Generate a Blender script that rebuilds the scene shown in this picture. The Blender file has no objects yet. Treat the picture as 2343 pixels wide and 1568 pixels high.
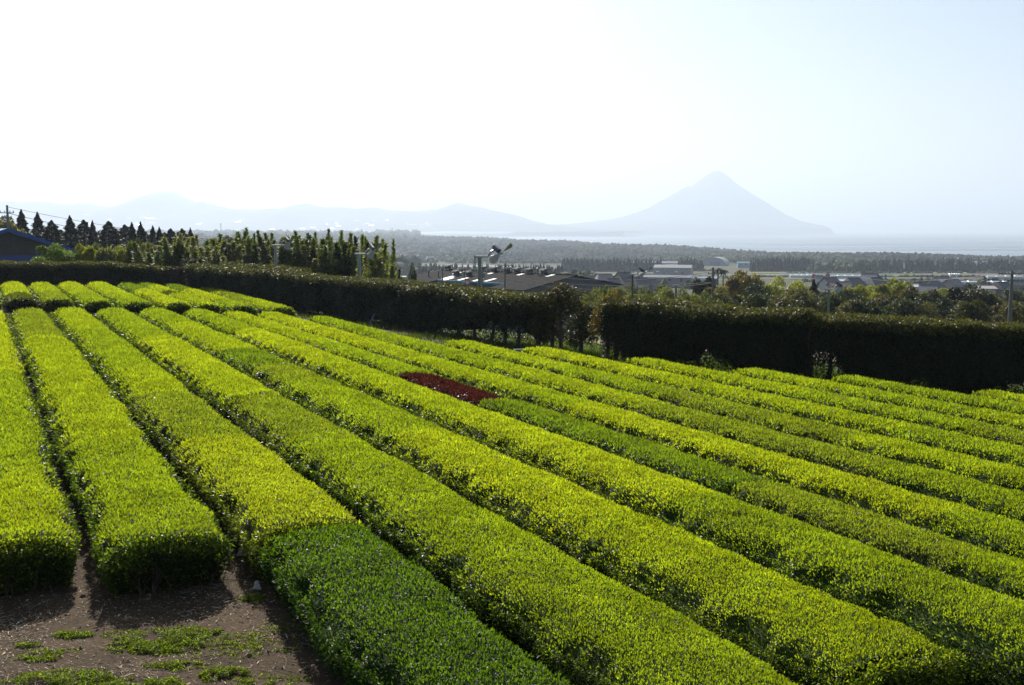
import bpy, math, random
import numpy as np
from mathutils import Vector, Matrix

rng = np.random.default_rng(7)
random.seed(7)
C = bpy.context.scene.collection
R = math.radians

# ------------------------------------------------------------------ camera, sky, sun, exposure
sc = bpy.context.scene
LENS, SENSOR, CAMZ = 24.0, 23.6, 4.75
F = 2342 * LENS / SENSOR                 # focal length in pixels of a 2342 px wide frame
PITCH = math.atan(260 / F)
cam_d = bpy.data.cameras.new('camera')
cam_d.lens, cam_d.sensor_width, cam_d.sensor_fit = LENS, SENSOR, 'HORIZONTAL'
cam_d.clip_start, cam_d.clip_end = 0.1, 200000
cam = bpy.data.objects.new('camera', cam_d); C.objects.link(cam)
cam.location = (0, 0, CAMZ)
cam.rotation_euler = (math.pi / 2 - PITCH, 0, 0)
sc.camera = cam

SUN_EL, SUN_AZ = R(34), R(-17)           # azimuth from the view axis, positive to the right
w = bpy.data.worlds.new('World'); sc.world = w; w.use_nodes = True
nt = w.node_tree
sky = nt.nodes.new('ShaderNodeTexSky'); sky.sky_type = 'NISHITA'; sky.sun_disc = False
sky.sun_elevation, sky.sun_rotation = SUN_EL, SUN_AZ
sky.altitude = 60; sky.air_density = 1.0; sky.dust_density = 1.3; sky.ozone_density = 1.6
nt.links.new(sky.outputs[0], nt.nodes['Background'].inputs[0])
nt.nodes['Background'].inputs[1].default_value = 0.055
sd = bpy.data.lights.new('sun', 'SUN'); sd.energy = 5.0; sd.angle = R(0.5); sd.color = (1.0, 0.95, 0.87)
so = bpy.data.objects.new('sun', sd); C.objects.link(so)
tosun = Vector((math.sin(SUN_AZ) * math.cos(SUN_EL), math.cos(SUN_AZ) * math.cos(SUN_EL), math.sin(SUN_EL)))
so.rotation_euler = tosun.to_track_quat('Z', 'Y').to_euler()
sc.view_settings.view_transform = 'Standard'; sc.view_settings.look = 'None'
sc.view_settings.gamma = 1; sc.view_settings.exposure = 0.9; sc.view_settings.use_curve_mapping = False
sc.render.engine = 'CYCLES'
cy = sc.cycles
cy.use_denoising = True
cy.max_bounces, cy.diffuse_bounces, cy.glossy_bounces, cy.transmission_bounces, cy.volume_bounces = 6, 3, 2, 4, 0
cy.transparent_max_bounces = 8
cy.sample_clamp_indirect = 4
HAZE = 1.12e-4

# ------------------------------------------------------------------ picture geometry -> world
cp, sp = math.cos(PITCH), math.sin(PITCH)
def ray(px, py):
    u, v = (px - 1171) / F, (py - 784) / F
    return np.array([u, cp - v * sp, -sp - v * cp])
def at(px, py, Y):                       # the point seen at a pixel, Y metres ahead
    d = ray(px, py); return np.array([0, 0, CAMZ]) + d * (Y / d[1])
TH = R(27)
cT, sT = math.cos(TH), math.sin(TH)
def dt_of(x, y): return x * cT + y * sT, -x * sT + y * cT
def xy_of(d, t): return d * cT - t * sT, d * sT + t * cT
def drop(d): return -np.interp(d, [9.5, 12.2, 14, 17, 20, 23.3, 25, 34, 60], [0, .30, .38, .5, .57, .66, .72, 1.15, 2.2])
def sstep(a, b, x):
    q = np.clip((np.asarray(x, float) - a) / (b - a), 0, 1); return q * q * (3 - 2 * q)
SEA = -88.0
RX = np.array([-3000, 300, 900, 1000, 1100, 1200, 1300, 1500, 1730, 2000, 2342, 4000])    # crest of the coastal wood, by picture column
RYY = np.array([530, 530, 531, 535, 542, 548, 553, 562, 575, 585, 594, 600])
RD = np.array([9000, 9000, 7000, 6000, 5000, 4300, 3700, 3150, 2850, 2650, 2500, 2500])
def terrain(x, y):
    x, y = np.asarray(x, float), np.asarray(y, float)
    d, t = x * cT + y * sT, -x * sT + y * cT
    near = drop(d)
    Y = np.maximum(y, 1.0)
    a = x / Y
    px = 1171 + F * a
    lY = np.log(Y)
    rid_Y = np.interp(px, RX, RD)
    rid_z = CAMZ - (np.interp(px, RX, RYY) - 524) / F * rid_Y - 9
    zr = np.interp(lY, np.log([30, 50, 62, 80, 100, 150, 200, 300, 400, 470, 560, 640, 800, 1270, 1750, 2000]), [-1, -1.2, -1.7, -3.4, -6.5, -12, -16, -20.5, -23.6, -24.6, -26.5, -28.5, -34, -45.3, -52, -56])
    zl = np.interp(lY, np.log([30, 60, 120, 200, 500, 1270, 2000]), [-.2, -.8, -1.6, -3, -13, -28, -32])
    k = sstep(-.235, -.10, a)
    z = zl * (1 - k) + zr * k
    q = sstep(0, 1, (Y - 2000) / np.maximum(rid_Y - 2000, 50))
    z = z * (1 - q) + rid_z * q
    fall = sstep(0, 1, (Y - rid_Y) / 500)
    z = np.where(px < 930, z, z * (1 - fall) + (SEA - 8) * fall)
    hump = (np.sin(x / 260 + y / 410) + np.sin(x / 133 - y / 190 + 1.3)) * 2.2
    z = z + hump * sstep(1500, 1900, Y) * (1 - sstep(5000, 8000, Y))
    kn = sstep(0, 1, (hedge_dist(x, y) + 2) / 22)
    return near * (1 - kn) + z * kn
def unproj(px, py, up=0.0):
    d = ray(px, py); z = 0.0
    for _ in range(14):
        k = (z + up - CAMZ) / d[2]; x, y = d[0] * k, d[1] * k
        z = float(drop(dt_of(x, y)[0]))
    return np.array([x, y, z])
def ground_hit(px, py, Y0):
    """where the sight line through a pixel meets the ground, nearest to Y0 metres ahead"""
    Yc = np.linspace(Y0 * .6, Y0 * 1.5, 400); d = ray(px, py)
    X_ = d[0] / d[1] * Yc; Z_ = CAMZ + d[2] / d[1] * Yc; df = Z_ - terrain(X_, Yc)
    c = np.where(np.sign(df[:-1]) != np.sign(df[1:]))[0]
    Yb = Yc[c[np.argmin(np.abs(Yc[c] - Y0))]] if len(c) else Y0
    x_ = d[0] / d[1] * Yb
    return np.array([x_, Yb, float(terrain(x_, Yb))])
# the hedge line along the far edge of the field: base points
HP = [at(-420, 640, 84)[:2], at(-120, 640, 83.5)[:2], at(440, 640, 82)[:2], unproj(800, 725)[:2], unproj(1230, 798)[:2], unproj(1370, 822)[:2], unproj(1850, 868)[:2], unproj(2342, 908)[:2], unproj(2900, 965)[:2]]
HPx = np.array(HP)
def hedge_dist(x, y):                    # metres beyond the hedge line (negative inside the field)
    hy = np.interp(x, HPx[:, 0], HPx[:, 1])
    return (y - hy) * 0.8

# ------------------------------------------------------------------ numeric helpers
def hash2(i, j, s):
    n = (i.astype(np.int64) * 374761393 + j.astype(np.int64) * 668265263 + s * 974634777) & 0x7fffffff
    n = ((n ^ (n >> 13)) * 1274126177) & 0x7fffffff
    return ((n ^ (n >> 16)) & 0xffff) / 65535.0
def vnoise(x, y, s=0):
    x, y = np.asarray(x, float), np.asarray(y, float)
    i, j = np.floor(x), np.floor(y); fx, fy = x - i, y - j
    fx, fy = fx * fx * (3 - 2 * fx), fy * fy * (3 - 2 * fy)
    return (hash2(i, j, s) * (1 - fx) + hash2(i + 1, j, s) * fx) * (1 - fy) + (hash2(i, j + 1, s) * (1 - fx) + hash2(i + 1, j + 1, s) * fx) * fy
def unit(v): return v / np.maximum(np.linalg.norm(v, axis=-1, keepdims=True), 1e-9)

class Geo:
    """collects polygons (any size) with a colour per vertex and a material slot per face"""
    def __init__(s): s.v, s.c, s.l, s.n, s.m, s.k = [], [], [], [], [], 0
    def add(s, v, faces, col=(.5, .5, .5), mat=0):
        v = np.asarray(v, float).reshape(-1, 3)
        s.v.append(v)
        c = np.asarray(col, float)
        s.c.append(np.broadcast_to(c, (len(v), 3)) if c.ndim == 1 else c)
        if isinstance(faces, np.ndarray):
            s.l.append((faces + s.k).ravel()); s.n.append(np.full(len(faces), faces.shape[1])); s.m.append(np.full(len(faces), mat))
        else:
            for f in faces: s.l.append(np.array(f) + s.k)
            s.n.append(np.array([len(f) for f in faces])); s.m.append(np.full(len(faces), mat))
        s.k += len(v)
        return s
    def box(s, cx, cy, cz, sx, sy, sz, col=(.5, .5, .5), mat=0, rot=None):
        q = np.array([[x, y, z] for x in (-.5, .5) for y in (-.5, .5) for z in (-.5, .5)]) * [sx, sy, sz]
        if rot is not None: q = q @ np.array(rot.to_3x3()).T
        return s.add(q + [cx, cy, cz], np.array([[0, 1, 3, 2], [4, 6, 7, 5], [0, 4, 5, 1], [2, 3, 7, 6], [0, 2, 6, 4], [1, 5, 7, 3]]), col, mat)
    def tube(s, pts, rad, col=(.5, .5, .5), mat=0, n=8, cap=True):
        pts = np.asarray(pts, float); m = len(pts)
        rad = np.broadcast_to(np.asarray(rad, float), (m,))
        tan = unit(np.gradient(pts, axis=0))
        ref = np.array([0, 0, 1.0]) if abs(tan[0][2]) < .8 else np.array([1.0, 0, 0])
        b = unit(np.cross(tan, ref)); nn = np.cross(b, tan)
        an = np.linspace(0, 2 * np.pi, n, endpoint=False)
        v = pts[:, None] + rad[:, None, None] * (np.cos(an)[None, :, None] * b[:, None] + np.sin(an)[None, :, None] * nn[:, None])
        fs = [[i * n + j, i * n + (j + 1) % n, (i + 1) * n + (j + 1) % n, (i + 1) * n + j] for i in range(m - 1) for j in range(n)]
        if cap: fs += [list(range(n))[::-1], list(range((m - 1) * n, m * n))]
        return s.add(v.reshape(-1, 3), fs, col, mat)
    def mesh(s, name, mats, smooth=False):
        me = bpy.data.meshes.new(name)
        v = np.concatenate(s.v); l = np.concatenate(s.l); n = np.concatenate(s.n); m = np.concatenate(s.m); c = np.concatenate(s.c)
        me.vertices.add(len(v)); me.vertices.foreach_set('co', v.astype(np.float32).ravel())
        me.loops.add(len(l)); me.loops.foreach_set('vertex_index', l.astype(np.int32))
        me.polygons.add(len(n)); me.polygons.foreach_set('loop_start', (np.cumsum(n) - n).astype(np.int32))
        me.polygons.foreach_set('material_index', m.astype(np.int32))
        me.polygons.foreach_set('use_smooth', np.full(len(n), bool(smooth)))
        me.update(calc_edges=True)
        at_ = me.color_attributes.new('tint', 'FLOAT_COLOR', 'POINT')
        at_.data.foreach_set('color', np.concatenate([c, np.ones((len(c), 1))], 1).astype(np.float32).ravel())
        for x in (mats if isinstance(mats, (list, tuple)) else [mats]): me.materials.append(x)
        return me
    def obj(s, name, mats, parent=None, loc=None, smooth=False):
        o = bpy.data.objects.new(name, s.mesh(name, mats, smooth)); C.objects.link(o)
        if parent is not None: o.parent = parent
        if loc is not None: o.location = loc
        return o

def tag(o, label=None, cat=None, group=None, kind=None):
    for k, v in (('label', label), ('category', cat), ('group', group), ('kind', kind)):
        if v: o[k] = v
    return o
def thing(name, label, cat, loc=(0, 0, 0), rz=0, group=None, scale=None):
    o = bpy.data.objects.new(name, None); C.objects.link(o); o.empty_display_size = .2
    o.location = loc; o.rotation_euler = (0, 0, rz)
    if scale is not None: o.scale = scale
    return tag(o, label, cat, group)
def put(name, me, parent):
    o = bpy.data.objects.new(name, me); C.objects.link(o); o.parent = parent; return o

ORD = ['first', 'second', 'third', 'fourth', 'fifth', 'sixth', 'seventh', 'eighth', 'ninth', 'tenth', 'eleventh', 'twelfth', 'thirteenth', 'fourteenth', 'fifteenth',
       'sixteenth', 'seventeenth', 'eighteenth', 'nineteenth', 'twentieth', 'twenty-first', 'twenty-second', 'twenty-third', 'twenty-fourth', 'twenty-fifth', 'twenty-sixth', 'twenty-seventh', 'twenty-eighth']

# ------------------------------------------------------------------ materials
def new_mat(name):
    m = bpy.data.materials.new(name); m.use_nodes = True
    return m, m.node_tree.nodes, m.node_tree.links
def plain(name, col=None, rough=.7, metal=0.0, spec=.5, noise=.25, scale=3.0, bump=0.0, stripes=None):
    """principled with tint attribute (col None) or a fixed colour, broken up by noise; stripes=(axis scale) adds corrugation relief"""
    m, N, L = new_mat(name)
    b = N['Principled BSDF']; b.inputs['Roughness'].default_value = rough; b.inputs['Metallic'].default_value = metal
    b.inputs['Specular IOR Level'].default_value = spec
    tc = N.new('ShaderNodeTexCoord')
    no = N.new('ShaderNodeTexNoise'); no.inputs['Scale'].default_value = scale; no.inputs['Detail'].default_value = 6; no.inputs['Roughness'].default_value = .65
    L.new(tc.outputs['Object'], no.inputs['Vector'])
    mr = N.new('ShaderNodeMapRange'); mr.inputs[1].default_value = .3; mr.inputs[2].default_value = .7
    mr.inputs[3].default_value = 1 - noise; mr.inputs[4].default_value = 1 + noise
    L.new(no.outputs['Fac'], mr.inputs[0])
    mx = N.new('ShaderNodeVectorMath'); mx.operation = 'SCALE'
    if col is None:
        a = N.new('ShaderNodeAttribute'); a.attribute_name = 'tint'; L.new(a.outputs['Color'], mx.inputs[0])
    else: mx.inputs[0].default_value = col
    L.new(mr.outputs[0], mx.inputs['Scale']); L.new(mx.outputs[0], b.inputs['Base Color'])
    if bump or stripes:
        bp = N.new('ShaderNodeBump'); bp.inputs['Strength'].default_value = bump or .5; bp.inputs['Distance'].default_value = .05
        if stripes:
            wv = N.new('ShaderNodeTexWave'); wv.inputs['Scale'].default_value = stripes; L.new(tc.outputs['Object'], wv.inputs['Vector']); L.new(wv.outputs['Fac'], bp.inputs['Height'])
        else: L.new(no.outputs['Fac'], bp.inputs['Height'])
        L.new(bp.outputs[0], b.inputs['Normal'])
    return m
def leaf_mat(name, trans=.45, rough=.4, spec=.5, tcol=(1.15, 1.1, .55)):
    m, N, L = new_mat(name)
    b = N['Principled BSDF']; b.inputs['Roughness'].default_value = rough; b.inputs['Specular IOR Level'].default_value = spec
    a = N.new('ShaderNodeAttribute'); a.attribute_name = 'tint'
    L.new(a.outputs['Color'], b.inputs['Base Color'])
    t = N.new('ShaderNodeBsdfTranslucent')
    mu = N.new('ShaderNodeVectorMath'); mu.operation = 'MULTIPLY'; mu.inputs[1].default_value = tcol
    L.new(a.outputs['Color'], mu.inputs[0]); L.new(mu.outputs[0], t.inputs['Color'])
    ms = N.new('ShaderNodeMixShader'); ms.inputs[0].default_value = trans
    L.new(b.outputs[0], ms.inputs[1]); L.new(t.outputs[0], ms.inputs[2])
    L.new(ms.outputs[0], N['Material Output'].inputs['Surface'])
    return m
M_tea = leaf_mat('tea_leaf', .60, .42, .22, (1.08, 1.13, .32))
M_core = plain('bush_core', None, .95, spec=.1, noise=.5, scale=9)
M_hedge = leaf_mat('hedge_leaf', .38, .5, .28, (1.3, 1.15, .5))
M_tree = leaf_mat('tree_leaf', .35, .55, .35, (1.25, 1.15, .5))
M_bark = plain('bark', (.075, .055, .04), .9, noise=.4, scale=8, bump=.6)
M_wood = plain('far_foliage', None, .9, spec=.15, noise=.45, scale=.35)
M_paint = plain('painted', None, .5, noise=.12, scale=2)
M_roof = plain('roofing', None, .42, noise=.22, scale=.8)
M_metal = plain('galvanised', None, .38, metal=.75, noise=.2, scale=6)
M_glass = plain('window_glass', (.03, .035, .04), .08, spec=.8, noise=.1)
M_soil = None

# ------------------------------------------------------------------ ground
def ground_mat():
    m, N, L = new_mat('ground')
    b = N['Principled BSDF']; b.inputs['Roughness'].default_value = .95; b.inputs['Specular IOR Level'].default_value = .15
    tc = N.new('ShaderNodeTexCoord'); a = N.new('ShaderNodeAttribute'); a.attribute_name = 'tint'
    n1 = N.new('ShaderNodeTexNoise'); n1.inputs['Scale'].default_value = 1.1; n1.inputs['Detail'].default_value = 10; n1.inputs['Roughness'].default_value = .7
    n2 = N.new('ShaderNodeTexNoise'); n2.inputs['Scale'].default_value = 14; n2.inputs['Detail'].default_value = 8; n2.inputs['Roughness'].default_value = .75
    n3 = N.new('ShaderNodeTexNoise'); n3.inputs['Scale'].default_value = .02; n3.inputs['Detail'].default_value = 8
    for n in (n1, n2, n3): L.new(tc.outputs['Object'], n.inputs['Vector'])
    r1 = N.new('ShaderNodeMapRange'); r1.inputs[1].default_value = .3; r1.inputs[2].default_value = .7; r1.inputs[3].default_value = .55; r1.inputs[4].default_value = 1.35; L.new(n1.outputs['Fac'], r1.inputs[0])
    r2 = N.new('ShaderNodeMapRange'); r2.inputs[1].default_value = .3; r2.inputs[2].default_value = .7; r2.inputs[3].default_value = .5; r2.inputs[4].default_value = 1.5; L.new(n2.outputs['Fac'], r2.inputs[0])
    r3 = N.new('ShaderNodeMapRange'); r3.inputs[1].default_value = .3; r3.inputs[2].default_value = .7; r3.inputs[3].default_value = .7; r3.inputs[4].default_value = 1.3; L.new(n3.outputs['Fac'], r3.inputs[0])
    p = N.new('ShaderNodeMath'); p.operation = 'MULTIPLY'; L.new(r1.outputs[0], p.inputs[0]); L.new(r2.outputs[0], p.inputs[1])
    p2 = N.new('ShaderNodeMath'); p2.operation = 'MULTIPLY'; L.new(p.outputs[0], p2.inputs[0]); L.new(r3.outputs[0], p2.inputs[1])
    sc_ = N.new('ShaderNodeVectorMath'); sc_.operation = 'SCALE'; L.new(a.outputs['Color'], sc_.inputs[0]); L.new(p2.outputs[0], sc_.inputs['Scale'])
    L.new(sc_.outputs[0], b.inputs['Base Color'])
    bp = N.new('ShaderNodeBump'); bp.inputs['Strength'].default_value = .9; bp.inputs['Distance'].default_value = .04
    L.new(n2.outputs['Fac'], bp.inputs['Height']); L.new(bp.outputs[0], b.inputs['Normal'])
    return m
M_ground = ground_mat()

def polar_grid(Ys, As):
    y, a = np.meshgrid(Ys, As, indexing='ij')
    x = y * a
    n, m = y.shape
    idx = np.arange(n * m).reshape(n, m)
    f = np.stack([idx[:-1, :-1], idx[:-1, 1:], idx[1:, 1:], idx[1:, :-1]], -1).reshape(-1, 4)
    return x, y, f
Ys = np.concatenate([[-30, -15, -5, .5], np.geomspace(1.5, 14000, 210)])
As = np.linspace(-.9, .9, 220)
x, y, f = polar_grid(Ys, As)
x[:4] = np.linspace(-60, 60, 220)[None]; x[4:24] = np.where(True, x[4:24] + As[None] * 40 * np.linspace(1, 0, 20)[:, None], 0)
z = terrain(x, y)
soil = np.array([.092, .062, .034]); grass = np.array([.055, .075, .02]); wood = np.array([.03, .042, .016]); farm = np.array([.05, .055, .028])
hd = hedge_dist(x, y)
g = sstep(-4, 2, hd)[..., None]
col = soil * (1 - g) + grass * g
k = sstep(300, 500, y)[..., None]; col = col * (1 - k) + farm * k
k = sstep(1500, 1750, y)[..., None]; col = col * (1 - k) + wood * k
tag(Geo().add(np.stack([x, y, z], -1).reshape(-1, 3), f, col.reshape(-1, 3)).obj('ground', M_ground, smooth=True), kind='structure')

def sheet(name, pts, colr, lift=.004, mat=None, n=8):
    """a four-cornered sheet laid on the terrain"""
    p = np.array(pts, float)
    u, v = np.meshgrid(np.linspace(0, 1, n), np.linspace(0, 1, n), indexing='ij')
    q = (p[0] * ((1 - u) * (1 - v))[..., None] + p[1] * (u * (1 - v))[..., None] + p[2] * (u * v)[..., None] + p[3] * ((1 - u) * v)[..., None])
    zz = terrain(q[..., 0], q[..., 1]) + lift
    idx = np.arange(n * n).reshape(n, n)
    f = np.stack([idx[:-1, :-1], idx[1:, :-1], idx[1:, 1:], idx[:-1, 1:]], -1).reshape(-1, 4)
    return tag(Geo().add(np.dstack([q[..., 0], q[..., 1], zz]).reshape(-1, 3), f, colr).obj(name, mat or M_ground, smooth=True), kind='structure')

# pale straw-strewn track on the far side of the hedge
tr = np.array([unproj(px, py)[:2] for px, py in ((1130, 770), (1230, 775), (1330, 783), (1450, 796), (1700, 815), (1900, 838), (2150, 868), (2342, 885), (2700, 930))])
gg = Geo()
for i in range(len(tr) - 1):
    pass
L_, R_ = tr + [0.9, 1.4], tr + [3.2, 5.2]
us = np.linspace(0, len(tr) - 1, 60)
lx = np.stack([np.interp(us, range(len(tr)), L_[:, i]) for i in (0, 1)], -1); rx = np.stack([np.interp(us, range(len(tr)), R_[:, i]) for i in (0, 1)], -1)
vv = np.linspace(0, 1, 6)
q = lx[:, None] * (1 - vv)[None, :, None] + rx[:, None] * vv[None, :, None]
q += (vnoise(q[..., 0] * .8, q[..., 1] * .8, 3)[..., None] - .5) * .8
zz = terrain(q[..., 0], q[..., 1]) + .03
idx = np.arange(60 * 6).reshape(60, 6)
ff = np.stack([idx[:-1, :-1], idx[1:, :-1], idx[1:, 1:], idx[:-1, 1:]], -1).reshape(-1, 4)
tag(Geo().add(np.dstack([q, zz]).reshape(-1, 3), ff, (.34, .25, .19)).obj('dirt_track', M_ground, smooth=True), kind='structure')

# ------------------------------------------------------------------ sea
def sea_mat():
    m, N, L = new_mat('sea_water')
    b = N['Principled BSDF']; b.inputs['Base Color'].default_value = (.02, .05, .08, 1); b.inputs['Roughness'].default_value = .28; b.inputs['IOR'].default_value = 1.33
    tc = N.new('ShaderNodeTexCoord'); mp = N.new('ShaderNodeMapping'); mp.inputs['Scale'].default_value = (.0004, .004, 1)
    L.new(tc.outputs['Object'], mp.inputs['Vector'])
    n = N.new('ShaderNodeTexNoise'); n.inputs['Scale'].default_value = 1; n.inputs['Detail'].default_value = 6; L.new(mp.outputs[0], n.inputs['Vector'])
    mr = N.new('ShaderNodeMapRange'); mr.inputs[1].default_value = .35; mr.inputs[2].default_value = .65; mr.inputs[3].default_value = .2; mr.inputs[4].default_value = .42
    L.new(n.outputs['Fac'], mr.inputs[0]); L.new(mr.outputs[0], b.inputs['Roughness'])
    return m
tag(Geo().add([[-60000, 1500, SEA], [60000, 1500, SEA], [60000, 78000, SEA], [-60000, 78000, SEA]], [[0, 1, 2, 3]]).obj('sea', sea_mat()), kind='structure')

# ------------------------------------------------------------------ mountains
M_mount = plain('mountain_slope', None, .95, spec=.1, noise=.3, scale=.002)
def zpix(py, Y): return CAMZ - (py - 524) / F * Y
KD = 18500
kc = (1635 - 1171) / F * KD
right = [(0, 395), (10, 395), (25, 406), (45, 424), (79, 447), (121, 473), (155, 494), (182, 505.5), (216, 515), (239, 520), (250, 524.5), (258, 535), (300, 540)]
left = [(0, 395), (10, 394.5), (18, 400), (31, 408), (40, 416), (58, 428), (71, 431), (88, 441), (126, 462), (160, 479), (183, 488), (215, 499), (255, 506), (305, 511), (365, 515), (420, 520), (470, 535), (560, 540)]
pr = np.array(right) * [KD / F, 1]; pl = np.array(left) * [KD / F, 1]
rr = np.concatenate([np.linspace(0, 1500, 60), np.linspace(1540, 4200, 60)]); aa = np.linspace(0, 2 * np.pi, 160)
rg, ag = np.meshgrid(rr, aa, indexing='ij')
zr_ = zpix(np.interp(rg, pr[:, 0], pr[:, 1]), KD); zl_ = zpix(np.interp(rg, pl[:, 0], pl[:, 1]), KD)
kk = sstep(-.5, .5, np.cos(ag))
zz = zl_ * (1 - kk) + zr_ * kk
xg, yg = kc + rg * np.cos(ag), KD + rg * np.sin(ag)
gul = (np.abs(vnoise(ag * 14, rg / 900, 5) - .5) - .25) * 90 * sstep(60, 700, rg) * (1 - sstep(2200, 3200, rg))
zz = zz + gul + (vnoise(xg / 120, yg / 120, 9) - .5) * 14 * sstep(100, 400, rg)
idx = np.arange(rg.size).reshape(rg.shape)
ff = np.stack([idx[:-1, :-1], idx[1:, :-1], idx[1:, 1:], idx[:-1, 1:]], -1).reshape(-1, 4)
tag(Geo().add(np.stack([xg, yg, zz], -1).reshape(-1, 3), ff, (.045, .06, .03)).obj('volcano', M_mount, smooth=True), 'pale blue cone of a volcano rising from the sea in the haze', 'mountain', kind='structure')

def hills(name, prof, D, half, base_py, seed, colr):
    pf = np.array(prof, float)
    px = np.linspace(pf[0, 0], pf[-1, 0], 420); ys = np.linspace(-1, 1, 46)
    crest = zpix(np.interp(px, pf[:, 0], pf[:, 1]), D)
    b = zpix(base_py, D) if base_py else SEA - 5
    X = (px - 1171) / F
    yy = D + ys * half
    sh = np.where(ys < 0, 1 - np.abs(ys) ** 1.3, (1 - np.abs(ys) ** 1.5))
    zg = b + (crest - b)[:, None] * sh[None]
    xg = (X * D)[:, None] * np.ones(46)[None]; yg = yy[None] * np.ones(420)[:, None]
    zg = zg + (vnoise(xg / 500, yg / 500, seed) - .5) * 110 * (np.abs(ys) > .06)[None] * sh[None] + (vnoise(xg / 150, yg / 150, seed + 1) - .5) * 20
    idx = np.arange(420 * 46).reshape(420, 46)
    ff = np.stack([idx[:-1, :-1], idx[1:, :-1], idx[1:, 1:], idx[:-1, 1:]], -1).reshape(-1, 4)
    tag(Geo().add(np.stack([xg, yg, zg], -1).reshape(-1, 3), ff, colr).obj(name, M_mount, smooth=True), kind='structure')
    return xg, yg, zg
LH = [(-700, 470), (-300, 455), (-100, 462), (0, 463), (60, 465), (100, 470), (150, 472), (190, 468), (215, 468), (235, 473), (275, 474), (310, 465), (340, 453), (365, 444), (385, 441), (405, 443), (430, 455), (462, 468), (485, 466), (520, 478), (600, 482), (660, 482), (690, 472), (720, 472), (780, 478), (850, 480), (900, 485), (960, 486), (1000, 485), (1030, 473), (1045, 468), (1075, 474), (1110, 480), (1160, 491), (1200, 500), (1230, 510), (1250, 516), (1290, 517), (1350, 524), (1420, 536)]
hx, hy_, hz = hills('hills', LH, 15500, 2800, 529, 21, (.05, .065, .035))
hills('far_hills', [(1780, 536), (1830, 512), (1900, 508), (1960, 512), (2040, 511), (2120, 521), (2180, 519), (2260, 514), (2342, 520), (2460, 517), (2600, 524), (2800, 536)], 36000, 2500, None, 31, (.05, .065, .035))

# ------------------------------------------------------------------ leaves
def add_leaves(G, pos, dirn, nrm, length, width, col, mat=0, tri=False):
    """one pointed leaf per row: folded diamond (quad) or single triangle"""
    n = len(pos)
    if n == 0: return
    d = unit(dirn); s = unit(np.cross(d, nrm)); nn = np.cross(s, d)
    L = np.broadcast_to(length, (n,))[:, None]; W = np.broadcast_to(width, (n,))[:, None]
    if tri:
        v = np.stack([pos + s * W * .5, pos - s * W * .5, pos + d * L], 1)
        f = np.arange(n * 3).reshape(n, 3); c = np.repeat(col, 3, 0)
    else:
        mid = pos + d * L * .5 + nn * W * .18
        v = np.stack([pos, mid + s * W * .5, pos + d * L, mid - s * W * .5], 1)
        f = np.arange(n * 4).reshape(n, 4); c = np.repeat(col, 4, 0)
    G.add(v.reshape(-1, 3), f, c, mat)
def rnd_dir(n): return unit(rng.normal(size=(n, 3)))
def jitter(base, n, amt=.25, hue=.1):
    b = np.broadcast_to(np.asarray(base, float), (n, 3))
    k = np.exp(rng.normal(0, amt, (n, 1))); h = rng.normal(0, hue, (n, 1))
    return np.clip(b * k * np.concatenate([1 + h, np.ones((n, 1)), 1 - h], 1), 0.002, .9)

# ------------------------------------------------------------------ tea rows
SP = 1.85; D0 = 1.1                       # row spacing, first gap
TOP = .78
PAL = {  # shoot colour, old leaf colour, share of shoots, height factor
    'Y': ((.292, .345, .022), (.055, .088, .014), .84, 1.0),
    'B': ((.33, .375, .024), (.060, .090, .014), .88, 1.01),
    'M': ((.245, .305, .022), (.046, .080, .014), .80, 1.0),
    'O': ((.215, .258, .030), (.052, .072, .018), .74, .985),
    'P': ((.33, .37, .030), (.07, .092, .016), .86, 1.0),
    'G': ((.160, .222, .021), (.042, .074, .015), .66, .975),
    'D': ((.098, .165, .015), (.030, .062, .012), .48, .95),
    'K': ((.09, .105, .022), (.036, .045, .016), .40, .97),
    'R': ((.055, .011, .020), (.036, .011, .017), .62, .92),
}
def row_frame(d, t, h):
    xx, yy = xy_of(d, t); return np.stack([xx, yy, drop(d) + h], -1)
def half_w(t, side, seed): return .79 + .07 * (vnoise(t * 1.5, side * 7.3 + 0 * t, seed) - .5) * 2 + .05 * (vnoise(t * 5, side * 3.1 + 0 * t, seed + 2) - .5) * 2
def top_h(s, t, dc, hf, seed, crown=.09):
    """height of the clipped crown, s from -1 (left shoulder) to 1"""
    a = np.abs(s)
    return hf * (TOP - (crown + .10 * (t > 40)) * a ** 2.4 - .17 * a ** 7) + .025 * (vnoise(t * 1.1, s * 1.0 + dc, seed) - .5) + .035 * (vnoise(t * 5.3, s * 4.2 + dc, seed + 1) - .5)
def pit(s, t, seed):                      # small hollows along the shoulders where old wood shows
    v = vnoise(t * 2.6, 3.3 + np.sign(s) * 2, seed + 4) * .55 + vnoise(t * 6.1, np.sign(s) * 5.0 + s * 3, seed + 5) * .45
    return sstep(.48, .60, v) * sstep(.70, .92, np.abs(s))

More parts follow.
